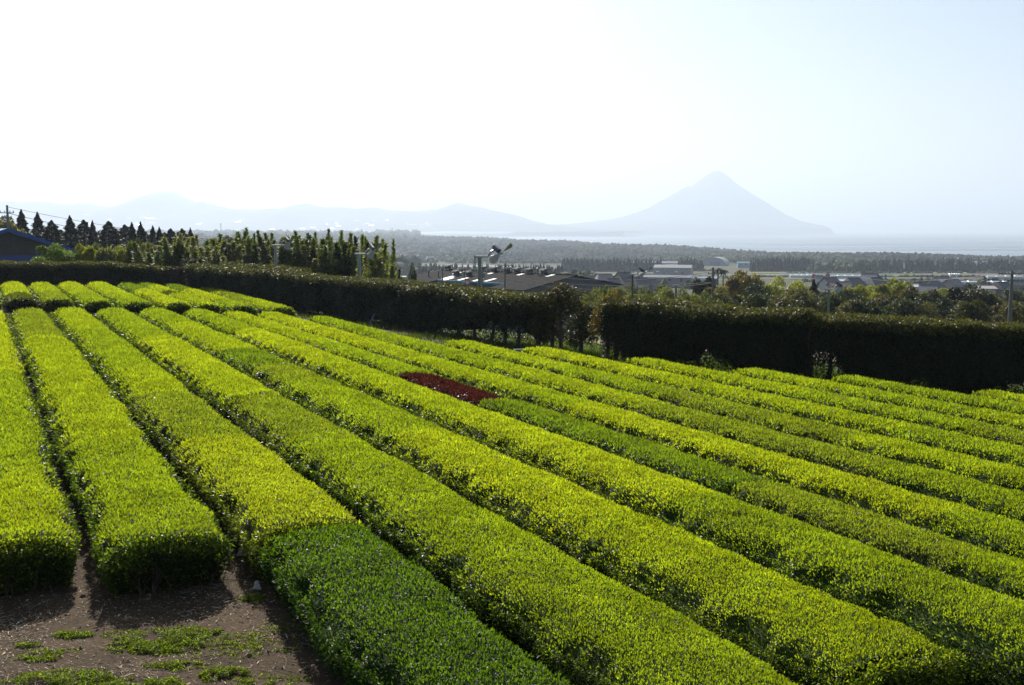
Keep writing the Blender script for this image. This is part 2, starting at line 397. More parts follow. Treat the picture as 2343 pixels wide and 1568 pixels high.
def section(parent, name, k, t0, t1, pal, seed, ends=(False, False), narrow=1.0):
    sh, old, share, hf = PAL[pal]
    if 5 <= k and pal != 'R': narrow = narrow * (.965 if k < 8 else .945)
    dc = D0 + SP * (k - .5)
    G = Geo()
    # ---- woody core
    nt_ = max(4, int((t1 - t0) / .28)); tt = np.linspace(t0 + (.40 if ends[0] else 0), t1 - (.34 if ends[1] else 0), nt_)
    prof = [(-.70, 0.0), (-.88, .25), (-.93, .62), (-.80, 1), (-.4, 1), (0, 1), (.4, 1), (.80, 1), (.93, .62), (.88, .25), (.70, 0.0)]
    V = []
    for (s, q) in prof:
        wl = half_w(tt, np.sign(s), seed) * narrow
        dd = dc + s * wl + (vnoise(tt * 3, q * 5 + s, seed + 8) - .5) * .06
        if q == 1: hh = top_h(np.full(nt_, s), tt, dc, hf, seed) - .055 - .21 * pit(np.full(nt_, s * 1.1), tt, seed)
        else: hh = np.full(nt_, q * .56 * hf) - (.05 if q == 0 else 0)
        V.append(row_frame(dd, tt, hh))
    V = np.stack(V, 1); m = len(prof)
    idx = np.arange(nt_ * m).reshape(nt_, m)
    fs = np.stack([idx[:-1, :-1], idx[:-1, 1:], idx[1:, 1:], idx[1:, :-1]], -1).reshape(-1, 4)
    G.add(V.reshape(-1, 3), fs, np.array(old) * .6 + np.array([.004, .004, .001]), 0)
    G.add(V[0], [list(range(m))], np.array(old) * .4, 0); G.add(V[-1], [list(range(m))[::-1]], np.array(old) * .4, 0)
    # ---- leaves, chunk by chunk, finer where the picture is close
    nc = max(1, int(round((t1 - t0) / 1.2))); ce = np.linspace(t0, t1, nc + 1)
    for c0, c1 in zip(ce[:-1], ce[1:]):
        cx_, cy_ = xy_of(dc, (c0 + c1) / 2)
        if cy_ < 2 or abs(cx_) > .56 * cy_ + 3.0: continue
        Y = max(8.0, math.hypot(cx_, cy_))
        Ls = max(.030, .0019 * Y + .012)
        if pal in 'DG': Ls *= 1.15
        cover = .88
        per = cover / (.21 * Ls * Ls)
        tri = Y > 12.5
        A = (c1 - c0)
        # crown
        n = int(per * A * 1.62 * narrow)
        t = rng.uniform(c0, c1, n); s = rng.uniform(-1.03, 1.03, n)
        wl = np.where(s < 0, half_w(t, -1.0, seed), half_w(t, 1.0, seed)) * narrow
        pt = pit(s, t, seed)
        rag = np.zeros(n)
        if ends[0]: rag = np.maximum(rag, 1 - sstep(.0, .30, (t - t0) - .22 * vnoise(s * 3.1 + dc, 0 * s + .5, seed + 21) - .12 * np.abs(s) ** 4 - .10 * vnoise(s * 11, t * 9, seed + 22)))
        keep = rng.random(n) > np.maximum(pt * .8, rag * .95)
        t, s, wl, pt = t[keep], s[keep], wl[keep], pt[keep]; n = len(t)
        hh = top_h(s, t, dc, hf, seed) - .20 * pt
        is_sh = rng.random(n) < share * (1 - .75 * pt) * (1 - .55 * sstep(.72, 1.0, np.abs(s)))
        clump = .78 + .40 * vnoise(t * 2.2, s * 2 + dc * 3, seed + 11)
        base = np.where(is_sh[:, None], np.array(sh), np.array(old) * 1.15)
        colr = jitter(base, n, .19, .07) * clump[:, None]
        up = np.zeros((n, 3)); up[:, 2] = 1
        out = np.stack([s * cT, s * sT, 0 * s], -1) * .5 * (np.abs(s) > .7)[:, None]
        dirn = np.where(is_sh[:, None], up + out + rng.normal(0, .34, (n, 3)), rnd_dir(n) * [1, 1, .45] + [0, 0, .15])
        nr = np.where(is_sh[:, None], rnd_dir(n), up + rng.normal(0, .35, (n, 3)))
        P = row_frame(dc + s * wl, t, hh + .012 - rng.uniform(.0, .26, n) ** 2 - (~is_sh) * .03)
        ln = Ls * rng.uniform(.75, 1.3, n) * np.where(is_sh, 1, 1.15)
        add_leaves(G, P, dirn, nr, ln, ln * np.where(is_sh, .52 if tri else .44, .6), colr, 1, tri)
        # flanks
        for side, amt in ((-1.0, 1.0), (1.0, .5 if k < 2 else .14)):
            n = int(per * .62 * A * .62 * amt)
            t = rng.uniform(c0, c1, n); q = rng.random(n) ** .75
            hh = .04 + q * (.56 * hf)
            wl = half_w(t, side, seed) * narrow * (.80 + .2 * np.sin(q * 1.7) ** .8) + rng.normal(0, .025, n)
            young = rng.random(n) < .05 + .28 * q ** 6
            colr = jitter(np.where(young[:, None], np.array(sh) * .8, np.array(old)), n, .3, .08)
            o = np.zeros((n, 3)); o[:, 0] = side * cT; o[:, 1] = side * sT
            dirn = rnd_dir(n) + o * .5 + np.array([0, 0, .25])
            P = row_frame(dc + side * wl, t, hh)
            ln = Ls * rng.uniform(.9, 1.5, n)
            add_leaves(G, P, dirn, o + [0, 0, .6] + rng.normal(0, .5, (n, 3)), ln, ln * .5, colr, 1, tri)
    # ---- clipped row ends
    for e, te, sg in ((ends[0], t0, -1), (ends[1], t1, 1)):
        if not e: continue
        cx_, cy_ = xy_of(dc, te); Y = max(8, math.hypot(cx_, cy_))
        if abs(cx_) > .56 * cy_ + 3: continue
        Ls = max(.032, .0019 * Y + .012); n = int(2.0 / (.21 * Ls * Ls) * 1.5 * .7)
        s = rng.uniform(-1, 1, n); q = rng.random(n) ** .8
        hm = top_h(s, np.full(n, te), dc, hf, seed)
        hh = q * hm
        tq = te - sg * (.16 - .16 * np.sin(np.clip(q, 0, 1) * 2.2)) - sg * .14 * np.abs(s) ** 4 - sg * .16 * vnoise(s * 3.1 + dc, 0 * s + .5, seed + 21) - sg * np.abs(rng.normal(0, .11, n)) + sg * .02
        P = row_frame(dc + s * .8 * narrow * (.86 + .14 * q), tq, hh)
        o = np.zeros((n, 3)); o[:, 0] = -sT * sg; o[:, 1] = cT * sg
        young = rng.random(n) < .10 * (vnoise(s * 5, q * 4, seed + 25) > .55) + .03 + .45 * q ** 7
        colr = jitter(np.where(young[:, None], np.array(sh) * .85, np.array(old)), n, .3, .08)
        ln = Ls * rng.uniform(.9, 1.5, n)
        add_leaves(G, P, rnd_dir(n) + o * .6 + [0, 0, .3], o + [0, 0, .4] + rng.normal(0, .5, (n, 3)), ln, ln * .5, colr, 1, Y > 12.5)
        if Y < 22:                                             # woody stems at the foot of the cut end
            for _ in range(16):
                s0 = rng.uniform(-.75, .75); b0 = row_frame(dc + s0 * .7, te - sg * rng.uniform(.12, .3), np.array(-.02)); 
                tip = row_frame(dc + s0 * .8 + rng.normal(0, .10), te - sg * rng.uniform(.02, .16), np.array(rng.uniform(.25, .5)))
                G.tube([b0, (b0 + tip) / 2 + rng.normal(0, .03, 3), tip], [.011, .008, .004], (.085, .065, .045), 0, 4)
    return G.obj(name, [M_core, M_tea], parent)

def t_at(px, py, k, h=.66):
    """distance along row k where the picture line y = py crosses it (at crown height)"""
    dc = D0 + SP * (k - .5)
    best = None
    lo, hi = 2.0, 110.0
    for _ in range(50):
        mid = (lo + hi) / 2
        xx, yy = xy_of(dc, mid); zz = float(drop(dc)) + h
        dz, dy = zz - CAMZ, yy
        dep = dy * cp - dz * sp
        v = -(dy * sp + dz * cp)
        if dep <= .1: lo = mid; continue
        ypx = 784 + F * v / dep
        if ypx > py: lo = mid
        else: hi = mid
    return (lo + hi) / 2

# each row: near end y (None: runs out of the frame), then (far boundary y, palette) going away
NEAR = [
    (1262, [(1090, 'Y'), (860, 'M'), (714, 'B')]),
    (1250, [(1018, 'M'), (862, 'Y'), (775, 'Y'), (713, 'O')]),
    (None, [(1218, 'D'), (1012, 'P'), (908, 'O'), (850, 'Y'), (762, 'M'), (712, 'Y')]),
    (None, [(1360, 'M'), (1005, 'M'), (917, 'O'), (850, 'Y'), (780, 'B'), (713, 'M')]),
    (1548, [(1200, 'Y'), (1000, 'B'), (880, 'M'), (842, 'O'), (806, 'G'), (745, 'Y'), (713, 'M')]),
    (1590, [(1150, 'M'), (960, 'B'), (830, 'Y'), (760, 'B'), (715, 'M')]),
    (None, [(1290, 'M'), (1120, 'O'), (924, 'G'), (861, 'R'), (790, 'M'), (721, 'Y')]),
    (None, [(1190, 'M'), (935, 'B'), (900, 'M'), (800, 'Y'), (722, 'B')]),
    (None, [(1080, 'M'), (930, 'O'), (840, 'Y'), (732, 'M')]),
    (None, [(1010, 'Y'), (900, 'O'), (848, 'M'), (788, 'Y')]),
    (None, [(990, 'M'), (925, 'Y'), (870, 'Y'), (804, 'B')]),
    (None, [(985, 'O'), (905, 'M'), (829, 'Y')]),
    (None, [(950, 'Y'), (900, 'M'), (853, 'Y')]),
    (None, [(920, 'M'), (871, 'M')]),
    (None, [(905, 'Y')]),
]
RG = 'rows of the near tea block'
look = ['cut by the left edge of the picture', 'with a dark end above the bare soil', 'behind the dark green foreground patch', 'with an olive stretch in mid-length', 'with a bluish green stretch', 'just below the dark red patch', 'in line with the dark red patch', 'just above the dark red patch',
        'whose far end touches the long hedge', 'starting below the end of the long hedge', 'starting by the lone hedge tree', 'starting below the gap in the hedge', 'starting below the right hedge', 'short, along the foot of the right hedge', 'shortest, at the right edge of the picture']
for i, (y0, segs) in enumerate(NEAR):
    k = i
    t = t_at(0, y0, k) if y0 else max(1.5, t_at(0, 1640, k) - 2.0)
    xx, yy = xy_of(D0 + SP * (k - .5), t)
    root = thing('tea_row', f'{ORD[i]} near tea row from the left, {look[i]}', 'tea row', group=RG)
    for j, (ye, pal) in enumerate(segs):
        t1 = t_at(0, ye, k)
        if pal == 'R':
            o = section(None, 'tea_patch', k, t, t1, pal, 40 + i, (True, True), .93); tag(o, 'patch of dark red-leaved tea bushes set into the green rows', 'tea bushes')
        elif pal == 'D':
            o = section(None, 'tea_patch', k, t, t1 - .06, pal, 40 + i, (False, True), 1.0); tag(o, 'dark green freshly clipped tea patch beside the bare soil in the foreground', 'tea bushes')
        else:
            nx = segs[j + 1][1] if j + 1 < len(segs) else None
            section(root, 'bush_section', k, t + rng.uniform(0, .03), t1, pal, 40 + i, (j == 0 and y0 is not None or pal in 'PG' or (i == 3 and j == 3), j == len(segs) - 1 or nx == 'R' or (i == 3 and j == 2)))
        t = t1
FAR = [
    (692, [(652, 'B')]),
    (692, [(675, 'K'), (652, 'B')]),
    (694, [(672, 'O'), (653, 'Y')]),
    (700, [(676, 'M'), (664, 'Y'), (652, 'B')]),
    (702, [(682, 'M'), (662, 'Y'), (652, 'B')]),
    (704, [(668, 'B'), (654, 'G')]),
    (707, [(678, 'Y'), (671, 'K'), (660, 'B'), (654, 'G')]),
    (710, [(690, 'M'), (668, 'B'), (655, 'G')]),
    (714, [(690, 'Y'), (675, 'O'), (657, 'B')]),
]
flook = ['at the left picture edge', 'with a dark olive near end', 'with an olive near end', 'with a round dark end face', 'with three shades of green', 'with a greener far end', 'with a small dark patch', 'next to the last one', 'rightmost, along the long hedge']
for i, (y0, segs) in enumerate(FAR):
    root = thing('tea_row', f'{ORD[i]} tea row from the left in the far block, {flook[i]}', 'tea row', group='rows of the far tea block')
    t = t_at(0, y0, i, .55)
    for j, (ye, pal) in enumerate(segs):
        t1 = t_at(0, ye, i)
        section(root, 'bush_section', i, t, t1, pal, 80 + i, (j == 0, j == len(segs) - 1))
        t = t1

# ------------------------------------------------------------------ litter and moss on the bare soil
def soil_pts(n, x0, x1, y0, y1):
    a = np.array([unproj(px, py) for px, py in ((x0, y0), (x1, y0), (x1, y1), (x0, y1))])
    u, v = rng.random((n, 1)), rng.random((n, 1))
    p = a[0] * (1 - u) * (1 - v) + a[1] * u * (1 - v) + a[2] * u * v + a[3] * (1 - u) * v
    p[:, 2] = terrain(p[:, 0], p[:, 1]); return p
G = Geo()
P = soil_pts(26000, -250, 760, 1270, 1720)
keep = vnoise(P[:, 0] * 1.5, P[:, 1] * 1.5, 77) > rng.random(len(P)) * .9 - .05
P = P[keep] + [0, 0, .006]; n = len(P)
dr = rnd_dir(n) * [1, 1, .22]; ln = rng.gamma(2.0, .022, n) + .012
add_leaves(G, P, dr, np.array([0, 0, 1]) + rng.normal(0, .4, (n, 3)), ln, np.minimum(.014, ln * .3) * rng.uniform(.3, 1, n), jitter((.30, .225, .15), n, .5, .08))
P = soil_pts(70, -250, 760, 1290, 1700) + [0, 0, .012]
for p in P:
    a = rng.uniform(0, 6.28); l = rng.uniform(.12, .42); b = rng.normal(0, .05)
    G.tube([p, p + [math.cos(a) * l * .5, math.sin(a) * l * .5 + b * .3, .012], p + [math.cos(a + b) * l, math.sin(a + b) * l, .004]], [.004, .0035, .002], (.2, .15, .1), n=4)
tv, tf = np.array([[0, 0, .8], [1, 0, 0], [.3, .9, .1], [-.8, .6, 0], [-.8, -.5, .1], [.3, -1, 0], [.5, .4, .6], [-.4, -.2, .7]]), [[6, 1, 2], [6, 2, 3], [7, 3, 4], [7, 4, 5], [6, 5, 1], [0, 6, 3], [0, 3, 7], [0, 7, 5], [0, 5, 6]]
for p in soil_pts(650, -250, 760, 1280, 1720):
    r_ = rng.gamma(2, .006) + .005; a = rng.uniform(0, 6.28)
    q = tv * (1 + rng.normal(0, .2, tv.shape)) * r_ * [1, 1, .8]; q = np.stack([q[:, 0] * math.cos(a) - q[:, 1] * math.sin(a), q[:, 0] * math.sin(a) + q[:, 1] * math.cos(a), q[:, 2]], -1)
    G.add(q + p, tf, np.array([.13, .095, .06]) * rng.uniform(.6, 1.3))
tag(G.obj('leaf_litter', plain('dry_litter', None, .8, noise=.2)), 'dry clippings and twigs scattered on the bare soil', 'litter', kind='stuff')
G = Geo()
for (cx, cy, rx_, ry_, n, hh) in ((400, 1468, .62, .30, 5200, .07), (340, 1485, .35, .16, 1500, .045), (455, 1452, .3, .16, 1400, .05), (160, 1562, .55, .25, 4200, .07), (225, 1580, .4, .2, 2000, .06), (515, 1545, .24, .13, 1500, .06), (412, 1524, .26, .08, 1000, .03), (110, 1502, .28, .14, 1000, .035), (165, 1455, .22, .1, 700, .03), (575, 1370, .14, .1, 500, .04), (640, 1440, .2, .2, 400, .02), (60, 1478, .12, .07, 300, .03), (620, 1562, .3, .12, 900, .04), (365, 1562, .25, .1, 700, .03), (570, 1480, .5, .25, 900, .015)):
    n = int(n * 1.7); rx_, ry_ = rx_ * 1.35, ry_ * 1.35
    c = unproj(cx, cy); a = rng.uniform(0, 6.28, n); r = np.sqrt(rng.random(n))
    r = r * (.35 + 1.15 * vnoise(np.cos(a) * 2.6 + cx, np.sin(a) * 2.6 + cy, 4))
    kp = vnoise(np.cos(a) * r * rx_ * 9 + cx, np.sin(a) * r * ry_ * 14 + cy, 6) > .30 + .3 * r * rng.random(n)
    a, r = a[kp], r[kp]; n = len(a)
    P = c + np.stack([np.cos(a) * r * rx_, np.sin(a) * r * ry_, 0 * a], -1)
    P[:, 2] = terrain(P[:, 0], P[:, 1]) + hh * (1 - np.clip(r, 0, 1) ** 2) * rng.uniform(.2, 1, n) * (.5 + vnoise(P[:, 0] * 9, P[:, 1] * 9, 8))
    add_leaves(G, P, rnd_dir(n) * [1, 1, .5] + [0, 0, .35], np.array([0, 0, 1]) + rng.normal(0, .5, (n, 3)), rng.uniform(.018, .036, n), rng.uniform(.010, .018, n), jitter((.145, .19, .022), n, .4, .12))
tag(G.obj('ground_cover', M_tea), 'low yellow-green weeds creeping in patches over the soil', 'weeds', kind='stuff')
# weeds and grass at the foot of the hedge
G = Geo()
for px, py, n, rx_, ry_ in [(x_, y_, 900, 1.6, .9) for x_, y_ in ((1130, 790), (1250, 800), (1330, 806), (1400, 822), (1480, 826), (1590, 838), (1700, 845), (1790, 852), (1860, 862), (1950, 872), (2080, 884), (2200, 896), (2320, 905), (980, 772), (870, 748), (760, 728))] + [(x_, y_, 700, 2.5, 2) for x_, y_ in ((1200, 770), (1300, 778), (1400, 792), (1800, 832), (1600, 815))]:
    c = unproj(px, py)
    P = c + np.stack([rng.normal(0, rx_, n), rng.normal(0, ry_, n), np.zeros(n)], -1); P[:, 2] = terrain(P[:, 0], P[:, 1])
    ln = rng.uniform(.08, .30, n)
    add_leaves(G, P, rng.normal(0, .35, (n, 3)) + [0, 0, 1], rnd_dir(n), ln, .03 + .05 * rng.random(n), jitter((.06, .085, .025), n, .35, .12), tri=True)
tag(G.obj('grass', M_tea), 'rough grass and weeds growing along the foot of the hedge', 'grass', kind='stuff')

# ------------------------------------------------------------------ hedges
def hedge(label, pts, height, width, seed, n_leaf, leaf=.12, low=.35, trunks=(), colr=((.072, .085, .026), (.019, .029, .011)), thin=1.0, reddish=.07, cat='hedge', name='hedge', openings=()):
    pts = np.array([np.array(p[:2], float) for p in pts])
    seg = np.linalg.norm(np.diff(pts, axis=0), axis=1); cum = np.concatenate([[0], np.cumsum(seg)]); T = cum[-1]
    def path(s): return np.interp(s, cum, pts[:, 0]), np.interp(s, cum, pts[:, 1])
    def nrm(s):
        x0, y0 = path(np.clip(s - .4, 0, T)); x1, y1 = path(np.clip(s + .4, 0, T))
        d_ = unit(np.stack([x1 - x0, y1 - y0], -1)); return np.stack([d_[..., 1], -d_[..., 0]], -1)      # towards the camera side
    root = thing(name, label, cat)
    def skirt(s):
        r = np.zeros_like(np.asarray(s, float))
        for a0, a1, hh in openings: r = np.maximum(r, hh * sstep(0, .8, s - a0) * (1 - sstep(-.8, 0, s - a1)) * (.7 + .6 * vnoise(np.asarray(s, float) * 2.2, 4.0 + 0 * np.asarray(s, float), seed + 9)))
        return r
    def hgt(s): return height * (1 + .035 * (vnoise(s * .45, 1.0 + 0 * s, seed) - .5) * 2) + .16 * (vnoise(s * 1.9, 2.0 + 0 * s, seed) - .5)
    def wid(s, h): return width * .5 * (1 + .30 * (vnoise(s * .8, h * 1.0, seed + 3) - .5) * 2 + .14 * (vnoise(s * 2.6, h * 2.4, seed + 4) - .5) * 2)
    # dark inner mass
    G = Geo()
    ns = max(6, int(T / .5)); ss = np.linspace(.25, T - .25, ns); hs = [low + .12, height * .45, height * .8, height - .2]
    ring = []
    for side in (1, -1):
        for h in (hs if side == 1 else hs[::-1]):
            x_, y_ = path(ss); nn = nrm(ss)
            lift = np.maximum(-.1, (vnoise(ss * .9, 9.0 + 0 * ss, seed) - .62) * 1.6) * (h == hs[0]) + np.minimum(skirt(ss) * (1.25 if h == hs[0] else (.45 if h == hs[1] else 0)), height * .5)
            wv = wid(ss, np.full(ns, h)) * .72
            ring.append(np.stack([x_ + nn[:, 0] * wv * side, y_ + nn[:, 1] * wv * side, terrain(x_, y_) + h + lift], -1))
    V = np.stack(ring, 1); m = V.shape[1]; idx = np.arange(ns * m).reshape(ns, m)
    nx = np.roll(idx, -1, 1)
    V[:, [0, -1], 2] += (rng.random((ns, 1)) - .3) * .35
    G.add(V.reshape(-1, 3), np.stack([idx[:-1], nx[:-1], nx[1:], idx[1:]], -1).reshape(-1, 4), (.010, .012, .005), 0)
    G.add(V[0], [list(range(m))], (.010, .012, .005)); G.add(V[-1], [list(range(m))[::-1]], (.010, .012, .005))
    # leaves: sides, top, ends
    n = int(n_leaf * thin); s = rng.uniform(0, T, n); part = rng.random(n)
    H = hgt(s); h = low + (H - low) * rng.random(n) ** .9
    h = np.where(part < .34, H, h)
    gap = vnoise(s * .9, 9.0 + 0 * s, seed)                       # ragged skirt
    off0 = part * 3
    ok = (h > low + np.maximum(0, gap - .60) * 1.6 + skirt(s) * (.6 + .8 * vnoise(s * 5.0, off0 * 4, seed + 6))) | (rng.random(n) < .34)
    s, part, H, h = s[ok], part[ok], H[ok], h[ok]; n = len(s)
    nn = nrm(s); x_, y_ = path(s)
    off = np.where(part < .34, rng.uniform(-1, 1, n), np.where(part < .88, 1.0, -1.0)) * wid(s, h)
    off = off * np.where(part < .34, 1, rng.normal(1.0, .12, n))
    e = np.minimum(s, T - s); off *= np.clip(.62 + e / .7, 0, 1)
    zt = terrain(x_, y_)
    P = np.stack([x_ + nn[:, 0] * off, y_ + nn[:, 1] * off, zt + h + np.where(part < .34, rng.normal(-.02, .05, n), 0) - .12 * (np.abs(off) > width * .4) * (part < .34)], -1)
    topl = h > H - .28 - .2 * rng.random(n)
    base = np.where(topl[:, None], np.array(colr[0]), np.array(colr[1]))  # sunlit top and shaded sides put into the leaf colour
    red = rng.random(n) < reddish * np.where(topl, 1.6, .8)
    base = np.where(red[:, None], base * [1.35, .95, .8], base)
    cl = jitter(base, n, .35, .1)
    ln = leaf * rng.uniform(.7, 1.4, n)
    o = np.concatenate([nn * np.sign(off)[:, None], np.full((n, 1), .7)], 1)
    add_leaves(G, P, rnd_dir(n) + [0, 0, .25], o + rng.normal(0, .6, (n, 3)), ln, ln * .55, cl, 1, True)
    G.obj('foliage', [M_core, M_hedge], root)
    for tq in trunks:
        x_, y_ = path(np.array(tq)); z_ = float(terrain(x_, y_))
        Gt = Geo(); j = rng.normal(0, .06, 4)
        Gt.tube([[x_, y_, z_ - .1], [x_ + j[0], y_ + j[1], z_ + .6], [x_ + j[0] + j[2], y_ + j[1] + j[3], z_ + height * .7]], [rng.uniform(.09, .14), .075, .04], n=7)
        for _ in range(3):
            a = rng.uniform(0, 6.28); h0 = rng.uniform(.4, 1.0)
            Gt.tube([[x_ + j[0], y_ + j[1], z_ + h0], [x_ + j[0] + .45 * math.cos(a), y_ + j[1] + .3 * math.sin(a), z_ + h0 + .55]], [.03, .014], n=5)
        Gt.obj('trunk', M_bark, root)
    return root, path, T
HH = 2.45
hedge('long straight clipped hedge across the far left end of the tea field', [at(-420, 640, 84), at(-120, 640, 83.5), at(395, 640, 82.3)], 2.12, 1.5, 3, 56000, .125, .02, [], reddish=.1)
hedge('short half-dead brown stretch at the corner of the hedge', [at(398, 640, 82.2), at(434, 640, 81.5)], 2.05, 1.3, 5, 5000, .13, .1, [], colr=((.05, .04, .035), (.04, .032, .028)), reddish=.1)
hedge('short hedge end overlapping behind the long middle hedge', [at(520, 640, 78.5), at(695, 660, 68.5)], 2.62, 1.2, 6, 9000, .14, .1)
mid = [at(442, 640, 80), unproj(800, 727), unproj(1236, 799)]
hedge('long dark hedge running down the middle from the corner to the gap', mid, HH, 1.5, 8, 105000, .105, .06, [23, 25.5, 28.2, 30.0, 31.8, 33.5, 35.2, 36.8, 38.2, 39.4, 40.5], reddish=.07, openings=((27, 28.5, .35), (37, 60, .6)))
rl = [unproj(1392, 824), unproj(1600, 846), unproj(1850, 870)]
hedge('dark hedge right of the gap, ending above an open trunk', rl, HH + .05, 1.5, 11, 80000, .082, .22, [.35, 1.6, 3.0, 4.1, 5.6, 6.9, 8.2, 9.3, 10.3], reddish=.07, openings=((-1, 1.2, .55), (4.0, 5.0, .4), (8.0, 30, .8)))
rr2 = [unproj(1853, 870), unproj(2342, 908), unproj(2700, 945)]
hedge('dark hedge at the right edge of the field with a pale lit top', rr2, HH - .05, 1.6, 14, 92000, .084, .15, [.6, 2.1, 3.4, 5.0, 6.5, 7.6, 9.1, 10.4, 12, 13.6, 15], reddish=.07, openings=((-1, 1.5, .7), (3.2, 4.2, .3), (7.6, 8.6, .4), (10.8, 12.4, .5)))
hedge('low dark hedge seen through the gap behind the lone tree', [at(1322, 690, 72), at(1420, 692, 71)], 2.2, 1.2, 17, 6000, .13, .1)

def lone_tree(label, base, height, crowns, n, colr, leaf=.1):
    x_, y_, z_ = base
    root = thing('hedge_tree', label, 'tree', (x_, y_, z_))
    G = Geo(); j = rng.normal(0, .05, 2)
    G.tube([[0, 0, -.1], [j[0], j[1], height * .35], [j[0] * 2, j[1] * 2, height * .85]], [.10, .08, .035], n=8)
    for cx, cy, cz, r in crowns:
        G.tube([[j[0], j[1], max(.5, cz - .7)], [cx * .6, cy * .6, cz]], [.03, .012], n=5)
    G.obj('trunk', M_bark, root)
    G = Geo()
    for cx, cy, cz, r in crowns:
        m = int(n * r * r / sum(c[3] ** 2 for c in crowns)); o = rnd_dir(m)
        P = np.array([cx, cy, cz]) + o * r * rng.uniform(.45, 1.08, (m, 1)) * [1, .8, .95]
        ln = leaf * rng.uniform(.7, 1.4, m)
        add_leaves(G, P, rnd_dir(m) + [0, 0, .2], o + rng.normal(0, .6, (m, 3)), ln, ln * .55, jitter(np.where((rng.random(m) < .25)[:, None], np.array(colr) * [1.6, 1.1, .8], np.array(colr)), m, .35, .12), 0, True)
    G.obj('crown', M_hedge, root)
lone_tree('lone clipped tree with a bare trunk standing in the hedge gap', unproj(1283, 803), 2.9, [(-.5, 0, 2.2, .6), (.35, 0, 2.3, .65), (0, .2, 2.5, .6), (-.1, 0, 1.7, .55), (.7, 0, 1.8, .45), (.8, .1, .8, .45), (-.9, .1, 1.4, .4), (.5, 0, 1.2, .4)], 5200, (.045, .05, .016))
lone_tree('small thin tree with yellowish leaves left of the right hedge', unproj(1389, 826), 2.7, [(-.2, 0, 1.9, .5), (.3, 0, 2.3, .55), (-.45, 0, 1.4, .38), (.1, 0, 1.5, .45), (.4, 0, 1.1, .4), (-.1, 0, 2.4, .3)], 2800, (.095, .085, .018))
lone_tree('ragged leaning shrub at the end of the long middle hedge', unproj(1232, 800), 2.4, [(0, 0, 2.0, .55), (.25, 0, 1.5, .45), (-.1, 0, 1.0, .45), (.1, .1, .55, .4)], 2600, (.05, .06, .018))
lone_tree('thin leafy shrub under the lone tree, left of its trunk', unproj(1262, 800), 1.6, [(0, 0, 1.1, .4), (.3, 0, .7, .4), (-.3, 0, .6, .35), (0, .1, 1.5, .25)], 1800, (.05, .06, .02))
lone_tree('thin leafy shrub right of the lone tree trunk', unproj(1330, 810), 1.7, [(0, 0, 1.2, .4), (.35, 0, .8, .4), (-.3, 0, .6, .4), (.1, .1, 1.6, .28)], 2000, (.04, .05, .017))
lone_tree('low spreading tree with an open trunk between the right hedges', unproj(1790, 860), 2.6, [(-.7, 0, 1.7, .7), (.6, 0, 1.8, .75), (0, 0, 2.2, .7), (-.2, 0, 1.2, .5), (.9, 0, 1.3, .45), (-1.1, 0, 1.1, .4)], 6000, (.022, .03, .011))

# ------------------------------------------------------------------ tree prototypes (shared meshes, real metres, base at the origin)
def trunk_geo(h, r, limbs, seed):
    G = Geo(); r_ = np.random.default_rng(seed); j = r_.normal(0, .03 * h, (3, 2))
    G.tube([[0, 0, -.4], [j[0, 0], j[0, 1], h * .3], [j[1, 0], j[1, 1], h * .6], [j[2, 0] * .5, j[2, 1] * .5, h]], [r, r * .8, r * .5, r * .15], n=7)
    for l in limbs: G.tube([[j[0, 0], j[0, 1], h * .35], np.array(l) * [.5, .5, .75] + [0, 0, h * .08], l], [r * .4, r * .25, r * .08], n=5)
    return G
def broadleaf(seed, h=7.0, wdt=6.0, leaf=.24, n=10000, low=.25):
    r_ = np.random.default_rng(seed); G = Geo(); limbs = []
    k = 26
    cen, rad = [], []
    for i in range(k):
        o = r_.normal(size=3); o /= np.linalg.norm(o)
        q = r_.uniform(.35, .82)
        c = np.array([o[0] * wdt * .5 * q, o[1] * wdt * .5 * q, h * (low + (1 - low) * (.5 + .43 * o[2] * (q + .15)))])
        cen.append(c); rad.append(r_.uniform(.09, .22) * wdt)
        if i % 3 == 0: limbs.append(c)
    for c, rd in zip(cen, rad):
        m = n // k; o = unit(r_.normal(size=(m, 3)) + [0, 0, .25])
        P = c + o * rd * r_.uniform(.7, 1.1, (m, 1)) * [1, 1, .85]
        ln = leaf * r_.uniform(.6, 1.3, m); tint = r_.uniform(.75, 1.25)
        cl = np.ones((m, 3)) * np.exp(r_.normal(0, .3, (m, 1))) * tint
        add_leaves(G, P, unit(r_.normal(size=(m, 3))), o + r_.normal(0, .5, (m, 3)), ln * 1.15, ln * .95, cl, 0, True)
    return G, trunk_geo(h * .8, .16 + .012 * h, limbs, seed)
